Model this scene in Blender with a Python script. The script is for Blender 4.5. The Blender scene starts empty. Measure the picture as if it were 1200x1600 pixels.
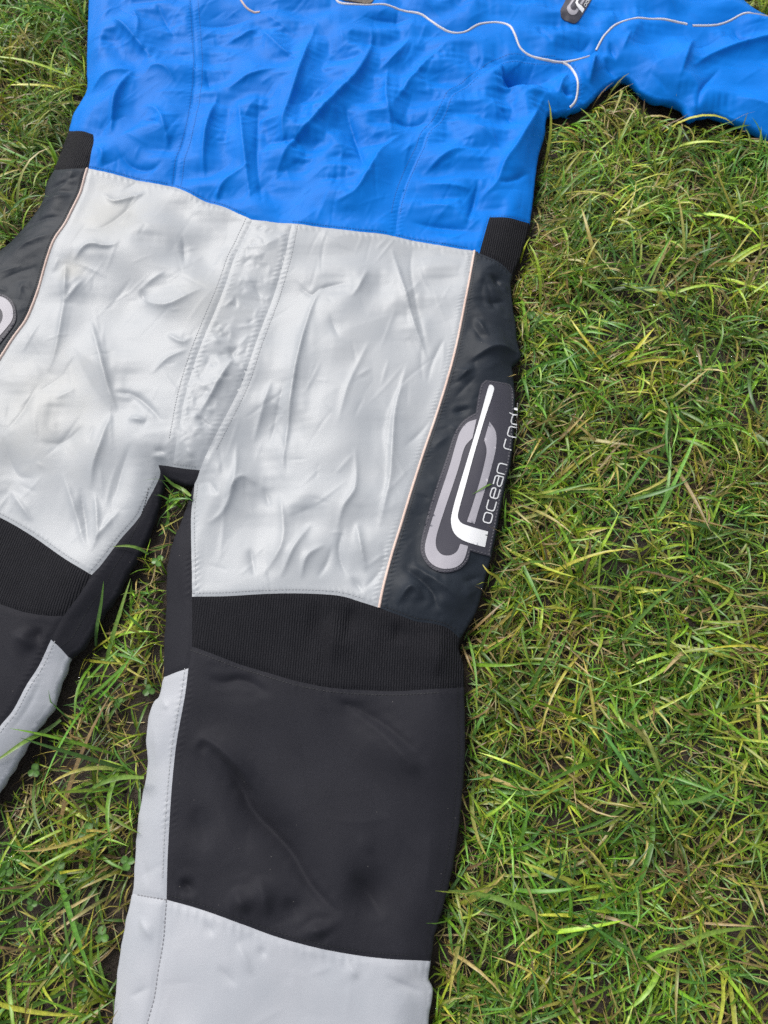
import bpy, bmesh, math, random
import numpy as np
from mathutils import Vector
from mathutils.geometry import delaunay_2d_cdt

rng = np.random.default_rng(7)
random.seed(7)
C = bpy.context.scene.collection
sc = bpy.context.scene
R = math.radians

# ------------------------------------------------------------------ camera, light, exposure
HC = 0.83                    # camera height above the soil, metres
TILT = R(20.0)
cam_d = bpy.data.cameras.new('camera')
cam = bpy.data.objects.new('camera', cam_d); C.objects.link(cam)
cam.location = (0, 0, HC); cam.rotation_euler = (TILT, 0, 0)
cam_d.sensor_fit = 'VERTICAL'; cam_d.sensor_height = 24.0; cam_d.lens = 18.0
cam_d.clip_start = 0.02; cam_d.clip_end = 400
cam_d.dof.use_dof = True; cam_d.dof.focus_distance = 0.80; cam_d.dof.aperture_fstop = 5.0
sc.camera = cam

SUN_DIR = Vector((-0.42, 0.62, 0.80)).normalized()
w = bpy.data.worlds.new('World'); sc.world = w; w.use_nodes = True
nt = w.node_tree; bg = nt.nodes['Background']
sky = nt.nodes.new('ShaderNodeTexSky'); sky.sky_type = 'NISHITA'; sky.sun_disc = False
sky.sun_elevation = math.asin(SUN_DIR.z); sky.sun_rotation = math.atan2(SUN_DIR.x, SUN_DIR.y)
sky.air_density = 1.0; sky.dust_density = 3.0; sky.ozone_density = 1.0
hs = nt.nodes.new('ShaderNodeHueSaturation'); hs.inputs['Saturation'].default_value = 0.32
nt.links.new(sky.outputs[0], hs.inputs['Color']); nt.links.new(hs.outputs[0], bg.inputs[0])
bg.inputs[1].default_value = 0.11
sun_d = bpy.data.lights.new('sun', 'SUN'); sun = bpy.data.objects.new('sun', sun_d); C.objects.link(sun)
sun.rotation_euler = SUN_DIR.to_track_quat('Z', 'Y').to_euler()
sun.location = SUN_DIR * 5
sun_d.energy = 1.7; sun_d.angle = R(28); sun_d.color = (1.0, 0.96, 0.9)
sc.view_settings.view_transform = 'Standard'; sc.view_settings.look = 'None'
sc.view_settings.gamma = 1.0; sc.view_settings.use_curve_mapping = False
sc.view_settings.exposure = 0.93
sc.render.engine = 'CYCLES'
sc.cycles.max_bounces = 6; sc.cycles.use_denoising = False

# ------------------------------------------------------------------ projection helpers
ct, st = math.cos(TILT), math.sin(TILT)
def at(px, py, z):
    """point of the photograph (1200 x 1600) -> place on the level z"""
    u = (np.asarray(px, float) - 600) / 1200; v = (800 - np.asarray(py, float)) / 1200
    s = (HC - z) / (ct - v * st)
    return np.stack([u * s, (st + v * ct) * s], -1)

def catmull(pts, closed=False, n=6, centripetal=True):
    P = np.asarray(pts, float)
    if len(P) < 3: 
        t = np.linspace(0, 1, n * 2)[:, None]
        return P[:1] * (1 - t) + P[-1:] * t
    A = np.vstack([2 * P[0] - P[1], P, 2 * P[-1] - P[-2]])
    out = []
    t = np.linspace(0, 1, n, endpoint=False)[:, None]
    for i in range(1, len(A) - 2):
        p0, p1, p2, p3 = A[i - 1:i + 3]
        l = np.linalg.norm(p2 - p1) + 1e-9
        m1 = (p2 - p0) / (np.linalg.norm(p2 - p1) + np.linalg.norm(p1 - p0) + 1e-9) * l
        m2 = (p3 - p1) / (np.linalg.norm(p3 - p2) + np.linalg.norm(p2 - p1) + 1e-9) * l
        out.append((2*t**3 - 3*t**2 + 1)*p1 + (t**3 - 2*t**2 + t)*m1 + (-2*t**3 + 3*t**2)*p2 + (t**3 - t**2)*m2)
    out.append(A[-2:-1])
    return np.vstack(out)

def resample(P, step):
    d = np.r_[0, np.cumsum(np.linalg.norm(np.diff(P, axis=0), axis=1))]
    n = max(2, int(round(d[-1] / step)) + 1)
    s = np.linspace(0, d[-1], n)
    return np.stack([np.interp(s, d, P[:, k]) for k in range(P.shape[1])], 1)

def noise2(shape, cell, seed, octaves=1):
    """smooth value noise on a raster"""
    r = np.random.default_rng(seed); out = np.zeros(shape); amp = 1.0; tot = 0
    for o in range(octaves):
        c = max(cell / 2**o, 1.01)
        ny, nx = int(shape[0] / c) + 4, int(shape[1] / c) + 4
        g = r.normal(size=(ny, nx))
        y = np.arange(shape[0]) / c; x = np.arange(shape[1]) / c
        yi = y.astype(int); xi = x.astype(int); fy = (y - yi)[:, None]; fx = (x - xi)[None]
        fy = fy*fy*(3 - 2*fy); fx = fx*fx*(3 - 2*fx)
        a = g[yi][:, xi]; b = g[yi][:, xi + 1]; c_ = g[yi + 1][:, xi]; d = g[yi + 1][:, xi + 1]
        out += amp * ((a*(1-fx) + b*fx)*(1-fy) + (c_*(1-fx) + d*fx)*fy); tot += amp*amp; amp *= .5
    return out / math.sqrt(tot)

# ------------------------------------------------------------------ traced curves of the suit
J = dict(
 J1=(142,-140), J2=(108,204), J3=(145,208), J4=(85,265), J5=(138,262), J6=(-250,750), J8=(-120,757), J9=(143,898),
 J10=(99,962), J11=(-290,915), J12=(79,999), J13=(-90,1270), J14=(-330,1200), J15=(107,1027), J16=(-55,1320),
 J17=(256,742), J18=(304,757), J19=(247,726), Jm=(270,729), J20=(312,734), J21=(300,932), J22=(300,1010), J23=(294,1044),
 J24=(256,1058), J25=(260,1406), J26=(207,1397), J27=(160,1770), J28=(203,1775), J29=(655,1785), J30=(672,1502),
 J31=(724,1074), J32=(592,949), J33=(718,997), J34=(741,391), J35=(749,395), J36=(800,429), J38=(827,348), J39=(765,337),
 JA=(394,343), JB=(456,348), JC=(617,369), JD=(272,291), JE=(296,-140), JF=(520,-15), JG=(868,96), JH=(886,172),
 JK=(1206,28), JL=(1430,330), JM=(1000,-165), JN=(1430,150), JS=(857,138), JT=(857,175))
def K(a, mid, b): return [J[a]] + list(mid) + [J[b]]
curves_px = dict(
 torso_l=K('J1',[(141,-60),(139,0),(137,60),(136,110),(136,140),(126,160),(115,178),(111,192)],'J2'),
 bandl_top=K('J2',[(128,204)],'J3'), bandl_out=K('J2',[(97,233)],'J4'), bandl_bot=K('J4',[(112,264)],'J5'), bandl_in=K('J3',[(146,222),(143,240)],'J5'),
 hipl_out=K('J4',[(72,290),(68,312),(50,340),(20,375),(0,392),(-60,440),(-130,530),(-190,640)],'J6'),
 pipe_l=K('J5',[(125,305),(105,345),(85,378),(70,420),(57,465),(42,500),(20,532),(0,563),(-50,640)],'J8'),
 hipl_bot=K('J8',[(-185,742)],'J6'),
 kbl_top=K('J8',[(-60,782),(0,808),(50,837),(100,872)],'J9'),
 kbl_in=K('J9',[(127,924)],'J10'), kbl_bot=K('J10',[(75,962),(37,956),(0,944),(-100,915),(-200,905)],'J11'), kbl_out=K('J6',[(-275,830)],'J11'),
 kneel_in1=K('J10',[(87,982)],'J12'), kneel_in2=K('J12',[(60,1040),(41,1070),(19,1111),(0,1134),(-50,1210)],'J13'),
 kneel_bot=K('J13',[(-200,1245)],'J14'), kneel_out=K('J11',[(-312,1050)],'J14'),
 calfl_top=K('J12',[(93,1012)],'J15'), calfl_out=K('J15',[(97,1055),(88,1077),(81,1104),(56,1137),(37,1167),(15,1205),(0,1228),(-30,1280)],'J16'),
 calfl_bot=K('J16',[(-72,1295)],'J13'), shinl=[J['J16'],(-100,1400),(-250,1430),(-370,1350),J['J14']],
 innerl=K('J15',[(128,1010),(157,961),(180,930),(196,897),(214,868),(221,853),(235,822),(247,785),(253,757)],'J17'),
 thighl_in=K('J9',[(157,883),(187,843),(217,808),(230,782),(241,762),(250,740)],'J19'),
 crotch_a=K('J19',[(258,727)],'Jm'), crotch_b=K('Jm',[(290,732)],'J20'), gus_l=K('J19',[(251,738)],'J17'), gus_b=K('J17',[(270,748),(289,755)],'J18'),
 tr1=K('J20',[(308,746)],'J18'), tr2=K('J18',[(299,790),(298,817),(299,859),(300,900)],'J21'),
 inr_band=K('J21',[(300,970)],'J22'), inr_knee=K('J22',[(297,1030)],'J23'), inr_bot=K('J23',[(275,1050)],'J24'),
 inr_out=K('J24',[(257,1010),(260,960),(261,900),(263,879),(271,845),(282,819),(290,797),(295,783),(300,766)],'J18'),
 knr_in=K('J23',[(289,1085),(281,1130),(275,1165),(271,1200),(267,1250),(262,1335)],'J25'),
 calfr_bot=K('J25',[(235,1402)],'J26'),
 calfr_out=K('J24',[(252,1076),(248,1090),(240,1098),(233,1119),(229,1156),(231,1196),(224,1238),(217,1276),(212,1333),(209,1385)],'J26'),
 shin_out=K('J26',[(197,1440),(191,1473),(184,1518),(180,1566),(176,1600),(165,1700)],'J27'),
 shin_seam=K('J25',[(256,1465),(247,1520),(241,1560),(230,1600),(212,1690)],'J28'),
 shin_bot1=K('J27',[(182,1773)],'J28'), shin_bot2=K('J28',[(400,1795)],'J29'),
 shin_r=K('J30',[(668,1530),(675,1548),(670,1580),(668,1600),(662,1700)],'J29'),
 knr_bot=K('J25',[(315,1422),(380,1445),(425,1462),(490,1480),(550,1492),(610,1499)],'J30'),
 knr_out=K('J31',[(725,1120),(725,1180),(720,1250),(716,1290),(710,1330),(703,1370),(690,1420),(678,1460)],'J30'),
 kbr_bot=K('J22',[(333,1022),(375,1038),(425,1053),(467,1065),(521,1075),(583,1079),(617,1080),(667,1077)],'J31'),
 kbr_top=K('J21',[(354,931),(429,927),(483,927),(533,931),(567,941)],'J32'), kbr_top2=K('J32',[(608,955),(625,961),(650,970),(679,974),(702,982)],'J33'),
 kbr_out=K('J33',[(715,1012),(721,1030),(724,1050)],'J31'),
 pipe_r=K('J34',[(733,437),(721,500),(710,550),(699,592),(682,646),(662,705),(643,764),(626,820),(612,865),(600,910)],'J32'),
 hipr_top=K('J34',[(745,393)],'J35'), bandr_bot=K('J35',[(765,402),(785,412)],'J36'), bandr_in=K('J39',[(757,365)],'J35'),
 bandr_top=K('J39',[(796,340)],'J38'), bandr_out=K('J38',[(815,392)],'J36'),
 hipr_out=K('J36',[(797,442),(799,461),(801,482),(806,514),(806,528),(811,545),(813,556),(805,565),(799,572),(801,582),(802,600),(804,617),(803,660),(800,700),(795,733),(789,755),(780,800),(775,828),(766,871),(759,896),(755,912),(744,952),(733,972)],'J33'),
 waist_1=K('J5',[(170,269),(210,279),(250,287)],'JD'), waist_2=K('JD',[(285,297),(320,314),(350,323),(372,333)],'JA'),
 waist_3=K('JA',[(415,345)],'JB'), waist_4=K('JB',[(480,351),(533,358),(592,365)],'JC'), waist_5=K('JC',[(675,381),(715,388)],'J34'),
 seam_l=K('JD',[(276,260),(280,240),(288,215),(295,190),(303,140),(306,100),(305,75),(302,30),(300,0),(298,-70)],'JE'),
 seam_r=K('JG',[(838,96),(806,93),(784,96),(752,114),(730,130),(714,141),(703,152),(694,175),(685,190),(668,207),(658,234),(640,270),(625,315)],'JC'),
 top_1=K('J1',[(220,-146)],'JE'), top_2=K('JE',[(400,-140),(470,-70)],'JF'),
 yoke=K('JF',[(527,2),(538,7),(560,8),(600,9),(630,15),(660,22),(685,40),(705,48),(725,48),(750,36),(775,33),(795,40),(805,55),(815,75),(835,88)],'JG'),
 armhole=K('JG',[(880,97),(891,104),(900,120),(903,140),(899,158)],'JH'),
 arm_sl=K('JH',[(872,175)],'JT'),
 side_r=K('JT',[(853,182),(850,210),(841,240),(836,274),(832,312)],'J38'),
 yoke_s=K('JG',[(890,94),(912,90),(927,80),(937,67),(945,55),(960,40),(980,32),(1025,29),(1065,35),(1087,39),(1115,39),(1140,31),(1165,22)],'JK'),
 sl_top=K('JK',[(1300,75)],'JN'), sl_end=K('JN',[(1450,240)],'JL'),
 sl_bot=K('JL',[(1300,255),(1200,211),(1172,196),(1143,185),(1121,177),(1098,177),(1079,182),(1068,166),(1053,158),(1027,154),(1003,142),(990,127),(979,120),(966,122),(940,138),(917,160)],'JH'),
 yoke_top=K('JK',[(1180,14),(1162,0),(1120,-50),(1060,-115)],'JM'), yoke_top2=[J['JM'],(850,-185),(700,-175),(560,-110),J['JF']],
 fly_l=K('JA',[(380,372),(365,405),(350,450),(336,485),(323,515),(300,577),(285,638),(277,683),(272,710)],'Jm'),
 fly_r=K('JB',[(453,362),(444,404),(425,467),(400,533),(378,597),(352,650),(330,692)],'J20'),
)
panels_def = {   # name, [(curve, reversed)], material key
 'side_panel':   ([('torso_l',0),('bandl_top',0),('bandl_in',0),('waist_1',0),('seam_l',0),('top_1',1)],'blue'),
 'front_panel':  ([('seam_l',1),('waist_2',0),('waist_3',0),('waist_4',0),('seam_r',1),('yoke',1),('top_2',1)],'blue'),
 'side_panel#2': ([('armhole',0),('arm_sl',0),('side_r',0),('bandr_top',1),('bandr_in',0),('hipr_top',1),('waist_5',1),('seam_r',1)],'blue'),
 'sleeve':       ([('armhole',1),('yoke_s',0),('sl_top',0),('sl_end',0),('sl_bot',0)],'blue'),
 'chest_yoke':   ([('yoke',0),('yoke_s',0),('yoke_top',0),('yoke_top2',0)],'blue'),
 'waist_band':   ([('bandl_top',0),('bandl_in',0),('bandl_bot',1),('bandl_out',1)],'knit'),
 'waist_band#2': ([('bandr_top',0),('bandr_out',0),('bandr_bot',1),('bandr_in',1)],'knit'),
 'hip_panel':    ([('hipl_out',0),('hipl_bot',1),('pipe_l',1),('bandl_bot',1)],'hip'),
 'hip_panel#2':  ([('hipr_top',0),('bandr_bot',0),('hipr_out',0),('kbr_top2',1),('pipe_r',1)],'hip'),
 'thigh_panel':  ([('pipe_l',0),('kbl_top',0),('thighl_in',0),('crotch_a',0),('fly_l',1),('waist_2',1),('waist_1',1)],'grey'),
 'crotch_panel': ([('fly_l',0),('crotch_b',0),('fly_r',1),('waist_3',1)],'grey'),
 'thigh_panel#2':([('fly_r',0),('tr1',0),('tr2',0),('kbr_top',0),('pipe_r',1),('waist_5',1),('waist_4',1)],'grey'),
 'crotch_gusset':([('crotch_a',0),('crotch_b',0),('tr1',0),('gus_b',1),('gus_l',1)],'cordura'),
 'inner_leg_panel':([('thighl_in',0),('gus_l',0),('innerl',1),('calfl_top',1),('kneel_in1',1),('kbl_in',1)],'cordura'),
 'inner_leg_panel#2':([('tr2',0),('inr_band',0),('inr_knee',0),('inr_bot',0),('inr_out',0)],'cordura'),
 'knee_band':    ([('kbl_top',0),('kbl_in',0),('kbl_bot',0),('kbl_out',1),('hipl_bot',1)],'knit'),
 'knee_band#2':  ([('kbr_top',0),('kbr_top2',0),('kbr_out',0),('kbr_bot',1),('inr_band',1)],'knit2'),
 'knee_panel':   ([('kbl_bot',1),('kneel_in1',0),('kneel_in2',0),('kneel_bot',0),('kneel_out',1)],'cordura'),
 'knee_panel#2': ([('kbr_bot',0),('knr_out',0),('knr_bot',1),('knr_in',1),('inr_knee',1)],'cordura'),
 'calf_panel':   ([('calfl_top',0),('calfl_out',0),('calfl_bot',0),('kneel_in2',1)],'grey2'),
 'calf_panel#2': ([('inr_bot',1),('knr_in',0),('calfr_bot',0),('calfr_out',1)],'grey2'),
 'shin_panel':   ([('kneel_bot',0),('shinl',1),('calfl_bot',0)],'grey2'),
 'inner_shin_panel':([('calfr_bot',1),('shin_seam',0),('shin_bot1',1),('shin_out',1)],'grey2'),
 'shin_panel#2': ([('knr_bot',0),('shin_r',0),('shin_bot2',1),('shin_seam',1)],'grey2'),
}
OUTER = {'torso_l','bandl_out','hipl_out','kbl_out','kneel_out','shinl','calfl_out','innerl','gus_b','inr_out','calfr_out','shin_out',
         'shin_bot1','shin_bot2','shin_r','knr_out','kbr_out','hipr_out','bandr_out','side_r','arm_sl','sl_bot','sl_end','sl_top','yoke_top','yoke_top2','top_2','top_1'}
outline_seq = [('torso_l',0),('bandl_out',0),('hipl_out',0),('kbl_out',0),('kneel_out',0),('shinl',1),('calfl_out',1),('innerl',0),('gus_b',0),('inr_out',1),
               ('calfr_out',0),('shin_out',0),('shin_bot1',0),('shin_bot2',0),('shin_r',1),('knr_out',1),('kbr_out',1),('hipr_out',1),('bandr_out',1),('side_r',1),
               ('arm_sl',1),('sl_bot',1),('sl_end',1),('sl_top',1),('yoke_top',0),('yoke_top2',0),('top_2',1),('top_1',1)]
curves_px = {k: catmull(v) for k, v in curves_px.items()}

ZE = 0.024          # height of the suit's edge above the soil: it lies on the grass
TOPZ = 0.012        # how much the loose double layer rises inside the edge
RW = 0.034
def profile(d): 
    s = np.clip(d / RW, 0, 1)
    return ZE + TOPZ * (1 - (1 - s)**2)

outl = np.vstack([ (curves_px[c][::-1] if r else curves_px[c])[:-1] for c, r in outline_seq])
outl_w = at(outl[:, 0], outl[:, 1], ZE)
outl_w = resample(np.vstack([outl_w, outl_w[:1]]), 0.004)

# raster of the suit region
G = 0.003
X0, X1, Y0, Y1 = -0.68, 0.84, -0.34, 1.42
xs = np.arange(X0, X1, G); ys = np.arange(Y0, Y1, G)
NX, NY = len(xs), len(ys)
GX, GY = np.meshgrid(xs, ys)

def inside_poly(poly, X, Yrow):
    """even-odd test of a raster: rows of constant y"""
    A = poly; B = np.roll(poly, -1, 0); out = np.zeros((len(Yrow), len(X)), bool)
    for i, y in enumerate(Yrow):
        m = (A[:, 1] > y) != (B[:, 1] > y)
        if not m.any(): continue
        xc = np.sort(A[m, 0] + (y - A[m, 1]) / (B[m, 1] - A[m, 1]) * (B[m, 0] - A[m, 0]))
        out[i] = np.searchsorted(xc, X) % 2 == 1
    return out
def points_in(poly, P):
    A = poly; B = np.roll(poly, -1, 0); o = np.argsort(P[:, 1]); ysrt = P[o, 1]
    cnt = np.zeros(len(P), int)
    for a, b in zip(A, B):
        if a[1] == b[1]: continue
        lo, hi = (a[1], b[1]) if a[1] < b[1] else (b[1], a[1])
        i0, i1 = np.searchsorted(ysrt, [lo, hi])
        if i1 <= i0: continue
        k = o[i0:i1]
        cnt[k] += (a[0] + (P[k, 1] - a[1]) / (b[1] - a[1]) * (b[0] - a[0])) > P[k, 0]
    return cnt % 2 == 1
def seg_dist(P, A, B):
    """distance of points to polyline segments, with nearest parameters"""
    d = np.full(len(P), 1e9); idx = np.zeros(len(P), int)
    sd = np.zeros(len(P)); tt = np.zeros(len(P))
    for k in range(len(A)):
        v = B[k] - A[k]; L2 = v @ v + 1e-12
        q = P - A[k]; t = np.clip(q @ v / L2, 0, 1)
        e = q - t[:, None] * v; dd = (e * e).sum(1)
        m = dd < d
        d[m] = dd[m]; idx[m] = k; tt[m] = t[m]
        sd[m] = (v[0] * q[m, 1] - v[1] * q[m, 0])
    return np.sqrt(d), sd, idx, tt

INS = inside_poly(outl_w[:-1], xs, ys)
# distance to the outline: coarse raster then bilinear
cg = 3
cxs, cys = xs[::cg], ys[::cg]
CX, CY = np.meshgrid(cxs, cys)
po = resample(outl_w, 0.008)
dcoarse = seg_dist(np.stack([CX.ravel(), CY.ravel()], 1), po[:-1], po[1:])[0].reshape(CX.shape)
def bil(F, x, y, gx0=X0, gy0=Y0, g=G):
    fx = np.clip((x - gx0) / g, 0, F.shape[1] - 1.001); fy = np.clip((y - gy0) / g, 0, F.shape[0] - 1.001)
    ix = fx.astype(int); iy = fy.astype(int); fx = fx - ix; fy = fy - iy
    return (F[iy, ix]*(1-fx) + F[iy, ix+1]*fx)*(1-fy) + (F[iy+1, ix]*(1-fx) + F[iy+1, ix+1]*fx)*fy
sgn_c = np.where(INS[::cg, ::cg], 1, -1)
SD = bil(dcoarse * sgn_c, GX, GY, X0, Y0, G * cg)      # >0 inside the suit
BASE = profile(np.maximum(SD, 0)) + 0.0035 * noise2((NY, NX), 30, 3) * np.clip(SD / 0.05, 0, 1)

def place(px):
    """photograph points -> flat position on the suit"""
    px = np.asarray(px, float)
    z = np.full(len(px), ZE + TOPZ)
    for _ in range(7):
        p = at(px[:, 0], px[:, 1], z)
        z = 0.5 * z + 0.5 * bil(BASE, p[:, 0], p[:, 1])
    return at(px[:, 0], px[:, 1], z)

CW = {}
for k, v in curves_px.items():
    if k in OUTER: p = at(v[:, 0], v[:, 1], ZE)
    else: p = place(v)
    CW[k] = p
# joints must coincide: pin the ends of every curve to one place per joint
Jw = {}
for k, v in CW.items():
    for e in (0, -1):
        key = tuple(np.round(curves_px[k][e], 2))
        if key not in Jw or k in OUTER: Jw[key] = v[e].copy()
for k, v in CW.items():
    for e in (0, -1):
        tgt = Jw[tuple(np.round(curves_px[k][e], 2))]
        n = len(v); d = tgt - v[e]
        wgt = np.clip(1 - np.arange(n) / 5.0, 0, 1)
        if e == -1: wgt = wgt[::-1]
        CW[k] = v = v + wgt[:, None] * d
CW = {k: resample(v, 0.0018) for k, v in CW.items()}

def loop_of(seq):
    pts = []; outer = []
    for c, r in seq:
        p = CW[c][::-1] if r else CW[c]
        pts.append(p[:-1]); outer += [c in OUTER] * (len(p) - 1)
    return np.vstack(pts), np.array(outer)

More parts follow.
